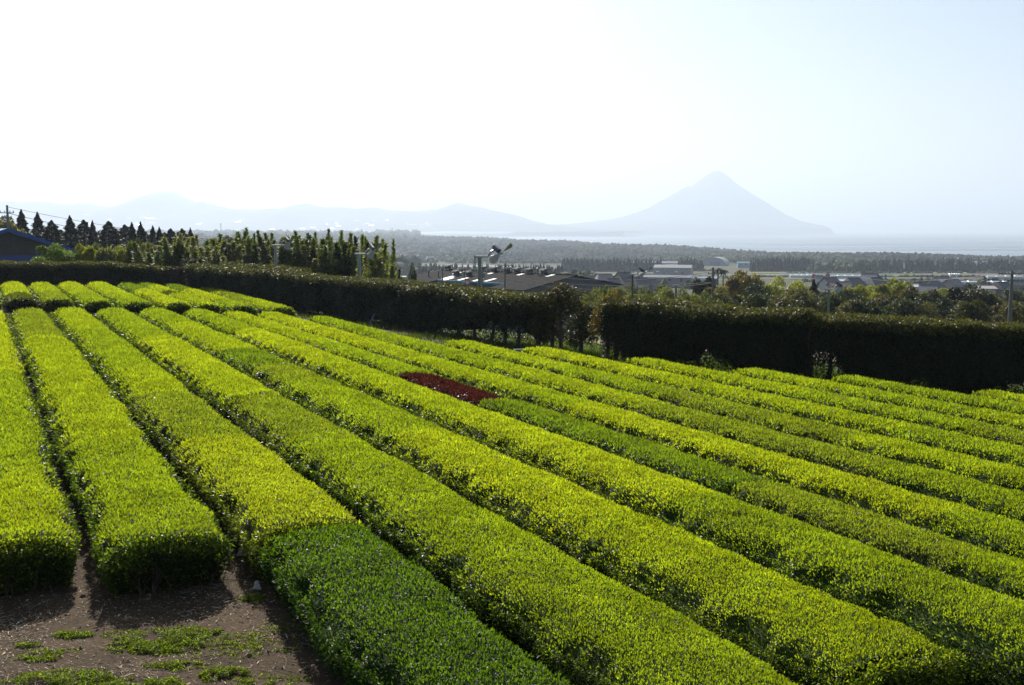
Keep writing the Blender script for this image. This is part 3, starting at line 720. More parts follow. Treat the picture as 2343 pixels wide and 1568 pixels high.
def cedar(seed, h=10.0, wdt=3.6, n=9000, leaf=.26, blunt=.0):
    r_ = np.random.default_rng(seed); G = Geo(); limbs = []
    z_ = h * (.08 + .92 * r_.random(n) ** 1.15)
    a = r_.uniform(0, 2 * np.pi, n)
    fz = 1 - z_ / h
    env = wdt * .5 * np.clip(fz ** (1.05 - blunt) * 1.3, .006, 1) * (.70 + .55 * vnoise(a * 1.6 + seed * 3, z_ * 1.05, seed)) 
    tier = .74 + .26 * np.sin(z_ * 6.2 + a * 1.0 + seed)
    r = env * tier * np.sqrt(r_.uniform(.3, 1.0, n))
    P = np.stack([np.cos(a) * r, np.sin(a) * r, z_], -1)
    o = np.stack([np.cos(a), np.sin(a), -.25 + 0 * a], -1)
    ln = leaf * r_.uniform(.6, 1.35, n) * np.clip(.3 + fz * 5, 0, 1)
    cl = np.ones((n, 3)) * np.exp(r_.normal(0, .35, (n, 1)))
    o = o + np.stack([0 * a, 0 * a, 2.5 * np.clip(1 - fz * 7, 0, 1)], -1)
    add_leaves(G, P, o + r_.normal(0, .45, (n, 3)) + [0, 0, .25], np.array([0, 0, 1]) + r_.normal(0, .6, (n, 3)), ln, ln * .55, cl)
    for i in range(8):
        a0 = r_.uniform(0, 6.28); zz = h * r_.uniform(.15, .7); l = wdt * .4 * (1 - zz / h); limbs.append([math.cos(a0) * l, math.sin(a0) * l, zz])
    T = Geo(); T.tube([[0, 0, -.4], [0, 0, h * .5], [0, 0, h * .99]], [.2, .12, .02], n=7)
    for l in limbs: T.tube([[0, 0, l[2] - .2], l], [.05, .015], n=4)
    return G, T
def spire(seed, h=6.0, wdt=2.2, n=18000, leaf=.16, stems=15):
    """bushy clump with many feathery leaders of unequal height rising from it"""
    r_ = np.random.default_rng(seed); G = Geo(); T = Geo()
    for i in range(stems):
        a0 = r_.uniform(0, 6.28); q = wdt * .46 * math.sqrt(r_.random()); hh = h * (r_.uniform(.55, .97) if i else 1.0)
        bx, by = math.cos(a0) * q, math.sin(a0) * q * .8
        lean = r_.normal(0, .055, 2) * hh
        m = n // stems; u = r_.random(m) ** .9
        rad = (.40 * (1 - u) ** 1.05 + .010) * wdt * .62 * (.45 + 1.1 * vnoise(u * 11 + i * 5, a0 + 0 * u, seed))
        a = r_.uniform(0, 6.28, m); rr_ = rad * np.sqrt(r_.uniform(.1, 1, m))
        P = np.stack([bx + lean[0] * u + np.cos(a) * rr_, by + lean[1] * u + np.sin(a) * rr_, .2 + (hh - .2) * u], -1)
        o = np.stack([np.cos(a), np.sin(a), 1.1 + 0 * a], -1); ln = leaf * r_.uniform(.6, 1.5, m)
        add_leaves(G, P, o + r_.normal(0, .45, (m, 3)), np.stack([np.cos(a), np.sin(a), .3 + 0 * a], -1) + r_.normal(0, .6, (m, 3)), ln, ln * .42, np.ones((m, 3)) * np.exp(r_.normal(0, .35, (m, 1))) * r_.uniform(.8, 1.25), 0, True)
        T.tube([[bx * .5, by * .5, -.3], [bx, by, hh * .4], [bx + lean[0], by + lean[1], hh * .97]], [.06, .04, .012], n=5)
    return G, T
_pool = {}
def tree_mat(col):
    key = ('m',) + tuple(round(c, 3) for c in col)
    if key not in _pool:
        m = leaf_mat('foliage_tint', .46, .52, .3, (1.25, 1.15, .5)); N, L = m.node_tree.nodes, m.node_tree.links
        a = [n for n in N if n.type == 'ATTRIBUTE'][0]
        mu = N.new('ShaderNodeVectorMath'); mu.operation = 'MULTIPLY'; mu.inputs[1].default_value = col
        b = N['Principled BSDF']; t = [n for n in N if n.type == 'VECT_MATH' and n != mu][0]
        L.new(a.outputs['Color'], mu.inputs[0]); L.new(mu.outputs[0], b.inputs['Base Color']); L.new(mu.outputs[0], t.inputs[0])
        _pool[key] = m
    return _pool[key]
def proto(kind, var, col):
    mk = (kind, var)
    if mk not in _pool:
        G, T = {'broad': lambda: broadleaf(100 + var), 'cedar': lambda: cedar(200 + var, blunt=.0 if var % 2 == 0 else .28), 'spire': lambda: spire(300 + var, stems=15 + var % 3),
                'bush': lambda: broadleaf(400 + var, 2.6, 3.4, .19, 7000, .0), 'round': lambda: broadleaf(500 + var, 7, 7, .22, 13000, .05)}[kind]()
        vv = np.concatenate(G.v); sz = (float(np.percentile(vv[:, 2], 99.9)), float(np.percentile(np.abs(vv[:, :2]), 98.5)) * 2)
        _pool[mk] = (G.mesh(kind + '_crown', [M_tree]), T.mesh(kind + '_trunk', [M_bark]), sz)
    return _pool[mk]
def plant_tree(name, kind, var, col, px, top_py, base_z, Y, width_px, label, group=None, cat='tree'):
    """tree whose top is seen at (px, top_py), standing Y metres ahead with its foot at base_z"""
    tp = at(px, top_py, Y); base_z = min(base_z, float(terrain(tp[0], Y)) - .1); h = tp[2] - base_z; wd = width_px / F * Y
    if kind == 'bush' and h > 4.2: kind = 'round'
    cm, tm, (nh, nw) = proto(kind, var, col)
    if kind in ('cedar', 'spire'): nw = {'cedar': 3.7, 'spire': 2.2}[kind]
    root = thing(name, label, cat, (tp[0], Y, base_z), rng.uniform(0, 6.28), group, (wd / nw, wd / nw, h / nh))
    cr = put('crown', cm, root); cr.material_slots[0].link = 'OBJECT'; cr.material_slots[0].material = tree_mat(col); put('trunk', tm, root)
    return root

DKG = (.022, .034, .014); CED = (.018, .030, .014); MIDG = (.085, .12, .028); YEL = (.20, .225, .03); OLV = (.125, .13, .04); BRN = (.13, .09, .025); PALE = (.13, .15, .055); BRT = (.11, .18, .03)
# dark conifers behind the left hedge
ced = [(48, 479, 34), (85, 485, 34), (117, 504, 40), (159, 493, 36), (191, 503, 38), (211, 504, 24), (248, 506, 44), (285, 514, 40), (301, 508, 26), (321, 507, 26), (349, 516, 24), (364, 519, 24), (390, 523, 36), (416, 523, 34), (435, 521, 22)]
for i, (px, py, wd) in enumerate(ced):
    plant_tree('cedar_tree', 'cedar', (0, 2, 1, 0, 3, 2, 1, 3, 0, 2, 0, 2, 1, 3, 2)[i], CED, px, py, -2.2, 172 + 7 * math.sin(i * 2.1), wd * 2.3, f'{ORD[i]} dark conifer from the left behind the left hedge', 'conifers behind the left hedge')
for i, (px, py) in enumerate(((100, 520), (140, 526), (175, 524), (228, 528), (268, 527), (332, 530), (376, 532))):
    plant_tree('cedar_tree', 'cedar', 1 + 2 * (i % 2), CED, px, py, -2.4, 184, 84, f'{ORD[i]} low conifer from the left, filling between the taller conifers', 'low conifers behind the left hedge')
plant_tree('broadleaf_tree', 'broad', 0, OLV, 8, 494, -2, 150, 80, 'yellowish broadleaf tree behind the blue shed at the left edge')
plant_tree('broadleaf_tree', 'round', 0, (.055, .055, .02), 522, 541, -3, 160, 60, 'brownish round crown rising behind the slender shrubs')
plant_tree('shrub', 'bush', 0, BRT, 125, 558, -.6, 95, 86, 'bright green rounded shrub beside the blue shed', cat='shrub')
for i, (px, py, wd, cl) in enumerate(((195, 560, 60, YEL), (232, 566, 66, PALE), (270, 563, 58, YEL), (305, 548, 44, MIDG), (330, 558, 40, PALE), (215, 556, 36, MIDG), (160, 575, 40, BRT))):
    plant_tree('shrub', 'bush', 1 + i % 3, cl, px, py, -.8, 96 + i, wd, f'{("yellowish leafy", "pale loose", "yellow-green", "upright mid-green", "pale ragged", "dark-cored tall", "small bright green")[i]} shrub above the left hedge, near the conifers', 'shrubs above the left hedge', 'shrub')
# tall slender shrubs above the middle hedge
spx = [(352, 556, 40, PALE), (378, 545, 42, PALE), (405, 540, 44, PALE), (432, 537, 40, PALE), (458, 538, 44, MIDG), (482, 548, 44, PALE), (506, 553, 44, OLV), (534, 546, 40, DKG), (557, 524, 34, MIDG), (578, 552, 42, DKG), (592, 537, 26, MIDG), (621, 530, 34, MIDG), (646, 535, 36, PALE), (664, 552, 40, DKG), (681, 531, 38, MIDG), (702, 543, 34, DKG), (722, 527, 30, MIDG), (744, 537, 36, DKG), (763, 537, 28, MIDG), (784, 549, 36, DKG), (805, 532, 34, MIDG), (833, 537, 34, PALE), (862, 541, 34, MIDG), (880, 572, 34, DKG)]
for i, (px, py, wd, cl) in enumerate(spx):
    cl2 = tuple(np.array(cl) * 1.2 + np.array([.016, .02, .007]))
    plant_tree('slender_shrub', 'spire', i % 5, cl2, px, py, -1.6, 100 + 6 * math.sin(i * 1.7), wd * 2.3, f'{ORD[i]} slender upright shrub from the left, rising above the hedge', 'slender shrubs above the middle hedge', 'shrub')
for i in range(18):
    px = 362 + i * 29 + 6 * math.sin(i * 2.9); py = 550 + 8 * math.sin(i * 1.8) + (6 if i < 7 else 0)
    plant_tree('slender_shrub', 'spire', (i + 2) % 5, ((.11, .15, .04), (.055, .078, .028), (.15, .175, .065))[i % 3], px, py, -1.6, 94 + 3 * math.sin(i), 112, f'{ORD[i]} low bushy shrub from the left, filling beneath the slender shrubs', 'low shrubs above the middle hedge', 'shrub')
# woods beyond the right hedges
rt = [
    ('broad', 1, (.15, .128, .03), 1692, 623, 175, 74, 'golden brown round tree above the right hedge', 'tree'),
    ('broad', 2, DKG, 1612, 634, 185, 46, 'dark tree left of the golden brown one', 'tree'),
    ('broad', 0, OLV, 1650, 655, 160, 66, 'olive tree at the foot of the golden brown one', 'tree'),
    ('broad', 3, DKG, 1738, 640, 165, 56, 'dark green tree right of the golden brown one', 'tree'),
    ('broad', 1, YEL, 1774, 634, 190, 44, 'yellow-green crown beside the dark tree', 'tree'),
    ('broad', 2, YEL, 1820, 644, 200, 56, 'bright yellow-green crown between two dark trees', 'tree'),
    ('cedar', 1, DKG, 1862, 638, 170, 36, 'dark pointed tree standing alone among the yellow-green crowns', 'tree'),
    ('broad', 0, OLV, 1805, 660, 140, 78, 'olive thicket crown above the hedge', 'tree'),
    ('broad', 3, OLV, 1850, 668, 140, 70, 'dull olive crown left of the small wind machine', 'tree'),
    ('broad', 2, DKG, 1930, 664, 150, 70, 'dark crown right of the small wind machine', 'tree'),
    ('broad', 1, YEL, 1965, 653, 175, 56, 'yellow-green crown, first of the bright trio', 'tree'),
    ('broad', 0, YEL, 1998, 655, 178, 46, 'yellow-green crown, second of the bright trio', 'tree'),
    ('round', 1, (.18, .21, .03), 2038, 641, 170, 70, 'tallest yellow-green crown of the bright trio', 'tree'),
    ('broad', 3, (.08, .075, .025), 2080, 655, 165, 48, 'brownish crown right of the bright trio', 'tree'),
    ('broad', 0, (.10, .095, .032), 2008, 672, 135, 84, 'pale olive thicket below the bright trio', 'tree'),
    ('broad', 2, (.075, .06, .03), 2058, 684, 125, 64, 'russet olive thicket on the slope above the hedge', 'tree'),
    ('broad', 1, DKG, 2110, 668, 145, 62, 'dark crown left of the big dome-shaped tree', 'tree'),
    ('cedar', 3, DKG, 2140, 662, 148, 40, 'dark upright tree touching the big dome-shaped tree', 'tree'),
    ('round', 0, (.022, .030, .011), 2216, 653, 150, 88, 'big dark dome-shaped tree near the right utility pole', 'tree'),
    ('broad', 3, OLV, 2272, 672, 155, 50, 'olive bamboo-like crown right of the dome-shaped tree', 'tree'),
    ('broad', 2, (.085, .06, .025), 2290, 698, 130, 46, 'russet bush crown beside the right utility pole', 'tree'),
    ('broad', 0, (.07, .095, .03), 2342, 692, 135, 60, 'green crown at the right edge of the picture', 'tree'),
    ('broad', 1, DKG, 1890, 672, 138, 50, 'dark crown behind the small wind machine', 'tree'),
    ('broad', 3, DKG, 1970, 678, 132, 60, 'dark low crown left of the pale olive thicket', 'tree'),
    ('broad', 2, DKG, 2160, 690, 128, 66, 'low dark crown in front of the dome-shaped tree', 'tree'),
    ('broad', 0, DKG, 1760, 672, 135, 64, 'low dark crown in front of the yellow-green crown', 'tree'),
    ('broad', 1, DKG, 1710, 668, 138, 60, 'low dark crown below the golden brown tree', 'tree'),
]
for i in range(16):
    px = 1640 + i * 44 + 12 * math.sin(i * 3.1); py = 676 + 7 * math.sin(i * 1.9) + (px - 1640) * .022
    rt.append(('broad', i % 4, (DKG, (.05, .06, .02), (.03, .042, .016), (.075, .075, .026))[(i * 5) % 4], px, py, 112 + 8 * math.sin(i * 2.3), 62, f'{ORD[i]} low crown from the left in the thicket along the right hedge top', 'tree'))
for i in range(15):
    px = 1600 + i * 52 + 14 * math.sin(i * 2.7); py = 660 + 5 * math.sin(i * 2.2) + (px - 1600) * .006
    rt.append(('round' if i % 3 == 0 else 'broad', i % 4 if i % 3 else i % 2, (OLV, DKG, (.055, .065, .022), YEL, (.035, .05, .018))[(i * 3) % 5], px, py, 235 + 30 * math.sin(i * 1.3), 44, f'{ORD[i]} distant crown from the left in the line before the right village', 'tree'))
for kind, var, cl, px, py, Y, wd, lab, cat in rt:
    if kind == 'broad' and wd >= 54: kind = 'round'
    bz = float(terrain((px - 1171) / F * Y, Y)) - .3
    plant_tree('broadleaf_tree' if kind != 'cedar' else 'conifer_tree', kind, var, cl, px, py, bz, Y, wd * 1.45, lab, 'trees beyond the right hedge', cat)
# pale bushes on the slope behind the gap
bs = [(1360, 660, 40), (1388, 655, 38), (1415, 658, 44), (1440, 652, 40), (1470, 657, 44), (1500, 655, 42), (1528, 658, 44), (1556, 660, 40), (1375, 672, 44), (1408, 674, 44), (1444, 672, 46), (1480, 674, 46), (1516, 674, 46), (1550, 676, 46), (1585, 674, 44), (1610, 668, 40), (1345, 675, 36), (1625, 682, 40)]
for i, (px, py, wd) in enumerate(bs):
    Y = 128 - (py - 655) * 1.3; cl = [(.14, .16, .05), (.10, .125, .04), (.13, .15, .055), (.075, .10, .03)][i % 4]
    bz = float(terrain((px - 1171) / F * Y, Y)) - .3
    row = 'upper' if i < 8 else 'lower'
    j = sorted([b[0] for b in (bs[:8] if i < 8 else bs[8:])]).index(px)
    plant_tree('shrub', 'bush', i % 4, cl, px, py, bz, Y, wd * 1.5, f'{ORD[j]} pale bush from the left in the {row} line behind the hedge gap', 'pale bushes behind the hedge gap', 'shrub')
for i, (px, py, wd, cl) in enumerate(((905, 628, 44, MIDG), (925, 636, 36, OLV), (893, 640, 40, DKG), (945, 606, 30, DKG))):
    plant_tree('shrub', 'bush', i % 4, cl, px, py, float(terrain((px - 1171) / F * 130, 130)) - .3, 130, wd, f'{("leafy green", "olive", "dark", "far dark")[i]} shrub between the slender shrubs and the long shed', None, 'shrub')

# ------------------------------------------------------------------ far woods (masses)
def dome_tpl():
    v, f = [[0, 0, 1.0]], []
    for r_, z_ in ((.68, .66), (.92, -.1)):
        for k_ in range(6): a = 2 * math.pi * (k_ + (z_ > .5) * .5) / 6; v.append([r_ * math.cos(a), r_ * math.sin(a), z_])
    for k_ in range(6): f.append([0, 1 + k_, 1 + (k_ + 1) % 6])
    for k_ in range(6):
        f.append([1 + k_, 7 + k_, 7 + (k_ + 1) % 6]); f.append([1 + k_, 7 + (k_ + 1) % 6, 1 + (k_ + 1) % 6])
    return np.array(v), np.array(f)
def cone_tpl():
    v, f = [[0, 0, 1.0]], []
    for r_, z_ in ((.28, .72), (.18, .66), (.62, .38), (.40, .33), (1.0, .0)):
        for k_ in range(6): a = 2 * math.pi * k_ / 6; v.append([r_ * math.cos(a), r_ * math.sin(a), z_])
    for k_ in range(6): f.append([0, 1 + k_, 1 + (k_ + 1) % 6])
    for b in (1, 7, 13, 19):
        for k_ in range(6):
            f.append([b + k_, b + 6 + k_, b + 6 + (k_ + 1) % 6]); f.append([b + k_, b + 6 + (k_ + 1) % 6, b + (k_ + 1) % 6])
    return np.array(v), np.array(f)
def mass(name, label, X, Yv, rad, hgt, cols, tpl, up=0.0):
    tv, tf = tpl; n = len(X); m = len(tv)
    ang = rng.uniform(0, 6.28, n); ca, sa = np.cos(ang), np.sin(ang)
    J = tv[None] * (1 + rng.normal(0, .17, (n, m, 1))) + rng.normal(0, .05, (n, m, 3))
    vx = (J[..., 0] * ca[:, None] - J[..., 1] * sa[:, None]) * rad[:, None] + X[:, None]
    vy = (J[..., 0] * sa[:, None] + J[..., 1] * ca[:, None]) * rad[:, None] + Yv[:, None]
    vz = J[..., 2] * hgt[:, None] + (terrain(X, Yv) + up)[:, None]
    V = np.stack([vx, vy, vz], -1).reshape(-1, 3)
    Fc = (tf[None] + (np.arange(n) * m)[:, None, None]).reshape(-1, 3)
    cc = np.repeat(cols, m, 0) * np.exp(rng.normal(0, .18, (n * m, 1)))
    o = Geo().add(V, Fc, cc).obj(name, M_wood)
    return tag(o, label, 'wood', kind='stuff')
n = 25000
a = rng.uniform(-.56, .56, n); u = rng.random(n)
Yv = 1620 + (np.interp(1171 + F * a, RX, RD) + 120 - 1620) * u ** .8
Yv = np.minimum(Yv, 4300 + rng.uniform(-700, 700, n))
X = a * Yv
clr = vnoise(X / 90, Yv / 220, 51); cl2 = vnoise(X / 240, Yv / 500, 52)
keep = (cl2 > .20)
pal = np.where((clr > .56)[:, None], np.array([.060, .070, .024]), np.where((clr > .40)[:, None], np.array([.033, .046, .018]), np.array([.014, .023, .013])))
cols = jitter(pal, n, .25, .1)
rad = rng.uniform(3.2, 6.2, n) * (1 + (Yv - 1600) / 4500); hg = rad * rng.uniform(.9, 1.35, n)
mass('coastal_wood', 'broad blue-green woodland covering the low hills before the sea', X[keep], Yv[keep], rad[keep], hg[keep], cols[keep], dome_tpl(), 3)
n = 2600
a = rng.uniform(-.56, -.09, n); Yv = rng.uniform(900, 6500, n); X = a * Yv
cols = jitter((.03, .042, .018), n, .3, .1); rad = rng.uniform(6, 11, n) * (1 + Yv / 4500); 
mass('inland_wood', 'hazy woodland on the plain below the left hills', X, Yv, rad, rad * 1.0, cols, dome_tpl(), 2)
def belt(name, label, x0, x1, y0, y1, n, kind, col, size, hgt):
    px = rng.uniform(x0, x1, n); Yv = rng.uniform(y0, y1, n); X = (px - 1171) / F * Yv
    s = size * rng.uniform(.75, 1.25, n)
    cols = jitter(col, n, .3, .1)
    return mass(name, label, X, Yv, s, hgt * rng.uniform(.55, 1.15, n), cols, cone_tpl() if kind == 'c' else dome_tpl(), 0 if kind == 'c' else hgt * .2)
belt('conifer_wood', 'dark conifer belt left of the grey warehouse', 1285, 1512, 1180, 1250, 420, 'c', (.014, .024, .014), 3.1, 13)
belt('conifer_wood', 'small dark conifer clump between the warehouse and the arched hangar', 1550, 1606, 1210, 1270, 110, 'c', (.014, .024, .014), 3.1, 12)
belt('conifer_wood', 'dark conifer clump right of the teal roof', 1716, 1860, 1180, 1260, 260, 'c', (.016, .027, .014), 3.3, 14)
belt('conifer_wood', 'long dark conifer belt behind the fields at the right', 1960, 2480, 1150, 1230, 620, 'c', (.014, .024, .014), 3.1, 12.5)
belt('mixed_wood', 'yellowish broadleaf belt between the conifer clumps', 1850, 2010, 1160, 1240, 130, 'd', (.06, .07, .022), 5, 8)
belt('mixed_wood', 'pale reed-like grove behind the long shed', 925, 1010, 900, 960, 120, 'd', (.09, .095, .04), 4.5, 8)
belt('conifer_wood', 'dark grove behind the long shed roof', 960, 1290, 820, 900, 300, 'c', (.020, .032, .016), 3.2, 10)
belt('mixed_wood', 'mixed trees behind the roof vents', 985, 1360, 640, 740, 170, 'd', (.045, .058, .022), 4.2, 6)
belt('mixed_wood', 'scattered garden trees among the tiled houses', 1340, 1600, 520, 700, 90, 'd', (.05, .065, .022), 3.0, 4)
belt('mixed_wood', 'scattered trees among the houses at the right', 1880, 2420, 520, 640, 70, 'd', (.035, .048, .018), 2.6, 3.2)

belt('hedgerow', 'long dark hedgerow line crossing the right fields', 1700, 2440, 900, 912, 190, 'd', (.03, .042, .018), 2.6, 1.6)
belt('hedgerow', 'thin hedgerow line before the far conifer belt', 1800, 2440, 1090, 1100, 160, 'd', (.04, .05, .02), 2.6, 1.6)
belt('hedgerow', 'low dark hedgerow behind the right houses', 1840, 2440, 690, 704, 170, 'd', (.03, .04, .018), 2.4, 1.7)
belt('hedgerow', 'broken hedgerow between the village and the warehouse', 1380, 1700, 830, 850, 90, 'd', (.04, .05, .02), 2.6, 2.0)
# ------------------------------------------------------------------ fields on the plain
fld = [('pale yellow-green field strip at the foot of the conifers', 1710, 1850, 1120, 1150, (.22, .25, .03)), ('', 2060, 2440, 1090, 1130, (.20, .24, .03)), ('', 1780, 2060, 1050, 1110, (.05, .10, .12)), ('', 1640, 1900, 960, 1035, (.13, .12, .10)),
       ('', 1860, 2100, 930, 1035, (.10, .12, .05)), ('', 2090, 2440, 900, 1070, (.11, .10, .09)), ('', 1700, 1900, 900, 985, (.05, .11, .13)), ('', 1380, 1560, 930, 1060, (.12, .12, .07)), ('', 1200, 1500, 780, 900, (.11, .12, .06)), ('', 1900, 2130, 800, 930, (.07, .085, .05)), ('', 2150, 2450, 720, 850, (.09, .075, .055)), ('', 1600, 1850, 780, 880, (.09, .10, .05)),
       ('', 900, 1000, 1480, 1600, (.45, .42, .40)), ('', 1010, 1180, 1450, 1560, (.25, .24, .2))]
for lab, x0, x1, y0, y1, cl in fld:
    sk = 12
    sheet('field', [((x0 - 1171) / F * y0, y0), ((x1 - 1171) / F * y0, y0 + sk), ((x1 - 1171) / F * y1, y1 + sk), ((x0 - 1171) / F * y1, y1)], cl, .25, n=10)

# ------------------------------------------------------------------ buildings
def gable(name, label, loc, yaw, L, W, H, rise, wall, roof, over=.5, windows=(), doors=(), cat='house', group=None, roof_mat=None, wall_mat=None, hip=0.0, storey=None):
    """long axis along local x; local -y is the front; windows (x, z, w, h) on the front, doors likewise"""
    root = thing(name, label, cat, loc, yaw, group)
    G = Geo(); a, b = L / 2, W / 2; hp = hip * a
    v = [[-a, -b, -6], [a, -b, -6], [a, b, -6], [-a, b, -6], [-a, -b, H], [a, -b, H], [a, b, H], [-a, b, H], [-a, 0, H + rise * (1 if hip == 0 else .02)], [a, 0, H + rise * (1 if hip == 0 else .02)]]
    G.add(v, [[0, 1, 5, 4], [2, 3, 7, 6], [1, 2, 6, 9, 5], [3, 0, 4, 8, 7]], wall); G.obj('wall', wall_mat or M_paint, root)
    G = Geo(); k = rise / b; th = .18
    ao, bo = a + over, b + over; ez = H - over * k + .06
    top = [[-ao, -bo, ez], [ao, -bo, ez], [ao - hp, 0, H + rise + .06], [-ao + hp, 0, H + rise + .06], [-ao, bo, ez], [ao, bo, ez]]
    vv = np.array(top + [[p[0], p[1], p[2] + th] for p in top])
    fs = [[0, 1, 2, 3], [3, 2, 5, 4], [6, 9, 8, 7], [9, 10, 11, 8], [0, 6, 7, 1], [4, 5, 11, 10]]
    if hip: fs += [[1, 5, 2], [0, 3, 4], [7, 8, 11], [6, 10, 9], [1, 7, 11, 5], [0, 4, 10, 6]]
    else: fs += [[1, 7, 8, 2], [2, 8, 11, 5], [0, 3, 9, 6], [3, 4, 10, 9]]
    G.add(vv, fs, roof)
    ro = G.obj('roof', roof_mat or M_roof, root)
    G = Geo(); G.box(0, 0, H + rise + th + .12, 2 * (ao - hp), .5, .22, np.array(roof) * .8); G.obj('ridge', roof_mat or M_roof, ro)
    for (x_, z_, w_, h_) in windows:
        f_ = Geo(); f_.box(x_, -b - .02, z_, w_ + .2, .1, h_ + .2, (.5, .5, .48)); fo = f_.obj('window', M_paint, root)
        g_ = Geo(); g_.box(x_, -b - .06, z_, w_, .06, h_); g_.obj('pane', M_glass, fo)
    for (x_, z_, w_, h_) in doors:
        f_ = Geo(); f_.box(x_, -b - .03, z_, w_, .12, h_, np.array(wall) * .45); f_.obj('door', M_paint, root)
    return root
def gnd(px, Y): return ((px - 1171) / F * Y, Y, float(terrain((px - 1171) / F * Y, Y)))
def house_at(px, eave_py, Y, wpx, W, rise, yaw, wall, roof, lab, hip=0.0, storey=3.2, name='house', roof_mat=None, cat='house', grp=None):
    p = at(px, eave_py, Y); L = wpx / F * Y
    wins = [(L * q, storey * .45, 1.5, 1.2) for q in (-.3, .02, .32)]
    return gable(name, lab, (p[0], p[1], p[2] - storey), yaw, L, W, storey, rise, wall, roof, .7, wins, [(L * .17, storey * .36, 1.0, 2.0)], cat, grp, roof_mat, None, hip)
WHT = (.42, .42, .41); GRY = (.2, .2, .21); TILE = (.06, .063, .07); TILEL = (.15, .155, .165); BEI = (.30, .26, .22); BRW = (.13, .09, .075)
M_tile = plain('glazed_tile', None, .5, noise=.3, scale=1.2, spec=.4)
vill = [
    (1383, 640, 480, 34, 8, 2.4, .10, BEI, TILEL, 'house with a bright sunlit roof among the left village houses', .25),
    (1352, 643, 500, 26, 7, 2.0, .45, WHT, TILEL, 'small bright-roofed house next to the long shed gable', .0),
    (1372, 652, 450, 28, 7, 2.0, -.15, BEI, TILEL, 'low house with a glaring roof, nearest of the left village', .0),
    (1402, 650, 460, 26, 7, 2.2, .05, WHT, TILE, 'grey-tiled house in the middle of the left village', .2),
    (1427, 641, 470, 30, 9, 3.4, .5, BEI, TILE, 'tall dark-tiled gable house of the left village', .0),
    (1433, 630, 540, 30, 8, 1.0, .0, WHT, GRY, 'pale flat-roofed block behind the dark-tiled gable', .0),
    (1466, 650, 455, 34, 8, 2.6, -.1, WHT, TILE, 'house with a broad grey hipped roof beside the slender pole', .35),
    (1490, 652, 460, 22, 7, 2.2, .6, BEI, TILE, 'small grey-tiled house at the end of the left village', .0),
    (1898, 648, 520, 30, 8, 2.6, .4, WHT, TILE, 'grey-roofed house leftmost of the right village', .0),
    (1878, 643, 560, 24, 7, 2.2, -.2, BEI, GRY, 'pale low house behind the dark pointed tree', .0),
    (1930, 643, 540, 36, 8, .9, .0, WHT, (.45, .46, .48), 'long white flat-roofed building of the right village', .0),
    (1918, 654, 470, 40, 7, 1.6, .05, BRW, BRW, 'long brown-roofed shed in front of the white building', .0),
    (1952, 652, 480, 34, 9, 3.0, .3, BEI, TILE, 'dark-tiled house before the white flat-roofed building', .25),
    (1988, 641, 520, 32, 9, 3.4, -.55, WHT, TILEL, 'house with one bright roof slope above the yellow-green crowns', .0),
    (2004, 649, 490, 28, 8, 2.6, .2, WHT, TILE, 'grey-tiled house behind the tallest yellow-green crown', .2),
    (2104, 656, 450, 34, 7, .9, .0, WHT, (.5, .5, .5), 'white flat-roofed shed with a bright roof', .0),
    (2122, 666, 400, 32, 8, 2.4, -.35, WHT, TILEL, 'white house with a glaring sloped roof above the dark crowns', .0),
    (2133, 656, 450, 28, 8, 2.6, .5, BEI, TILE, 'grey-tiled house right of the white shed', .0),
    (2154, 646, 520, 34, 8, 2.0, -.2, GRY, GRY, 'grey metal-roofed barn right of the bright shed', .0),
    (2178, 651, 500, 26, 8, 2.4, .4, BEI, TILEL, 'house with a pale grey roof left of the dome-shaped tree', .0),
    (2252, 660, 440, 32, 8, 1.0, .0, (.5, .42, .36), (.4, .36, .33), 'beige two-storey flat-roofed house right of the dome-shaped tree', .0),
    (2292, 661, 440, 28, 8, 2.6, .3, WHT, TILE, 'dark-roofed house beside the right utility pole', .2),
    (2325, 652, 500, 30, 8, 2.2, -.1, BEI, TILE, 'grey-roofed house at the right edge of the picture', .0),
]
for i, (px, py, Y, wp, W, rs, yw, wl, rf, lab, hip) in enumerate(vill):
    house_at(px, py, Y, wp, W, rs, yw, wl, rf, lab, hip, 5.2 if 'tall' in lab or 'two-storey' in lab else 3.2, roof_mat=M_tile)

# long grey warehouse, arched hangar, teal shed
p = at(1540, 629, 1040)
wh = gable('warehouse', 'long grey warehouse with a shallow gable roof on the plain', (p[0], p[1], p[2]), R(-17), 37, 17, 7.2, 2.7, (.22, .23, .25), (.22, .215, .21), .4, [(-15 + i * 3.0, 5.6, 1.2, .8) for i in range(11)] + [(-8, 1.6, 2.0, 1.4), (3, 1.6, 2.0, 1.4)], [(10, 1.6, 2.4, 3.2)], 'warehouse', storey=7)
for x_ in (-14.5, 4.0):
    G = Geo(); G.box(x_, -8.5 - .06, 3.4, 3.4, .08, .9, (.8, .8, .8)); G.obj('sign_board', M_paint, wh)
p = ground_hit(1637, 608, 1480)
G = Geo(); root = thing('hangar', 'arched pale hangar before the coastal woodland', 'hangar', p, R(-24))
an = np.linspace(0, math.pi, 15); w_, l_, hh = 17, 30, 12.5
pr_ = [[w_ * math.cos(a_), 0, 3.2 + (hh - 3.2) * math.sin(a_) ** .9] for a_ in an]
V = np.array([[q[0], s_ * l_ / 2, q[2]] for s_ in (-1, 1) for q in pr_])
G.add(V, [[i, i + 1, 16 + i, 15 + i] for i in range(14)], (.19, .23, .22)); G.obj('roof', M_roof, root)
G = Geo(); e = np.array([[w_ * .985 * math.cos(a_), -l_ / 2 + .3, 3.1 + (hh - 3.3) * math.sin(a_) ** .9] for a_ in an] + [[-w_ * .985, -l_ / 2 + .3, -3], [w_ * .985, -l_ / 2 + .3, -3]])
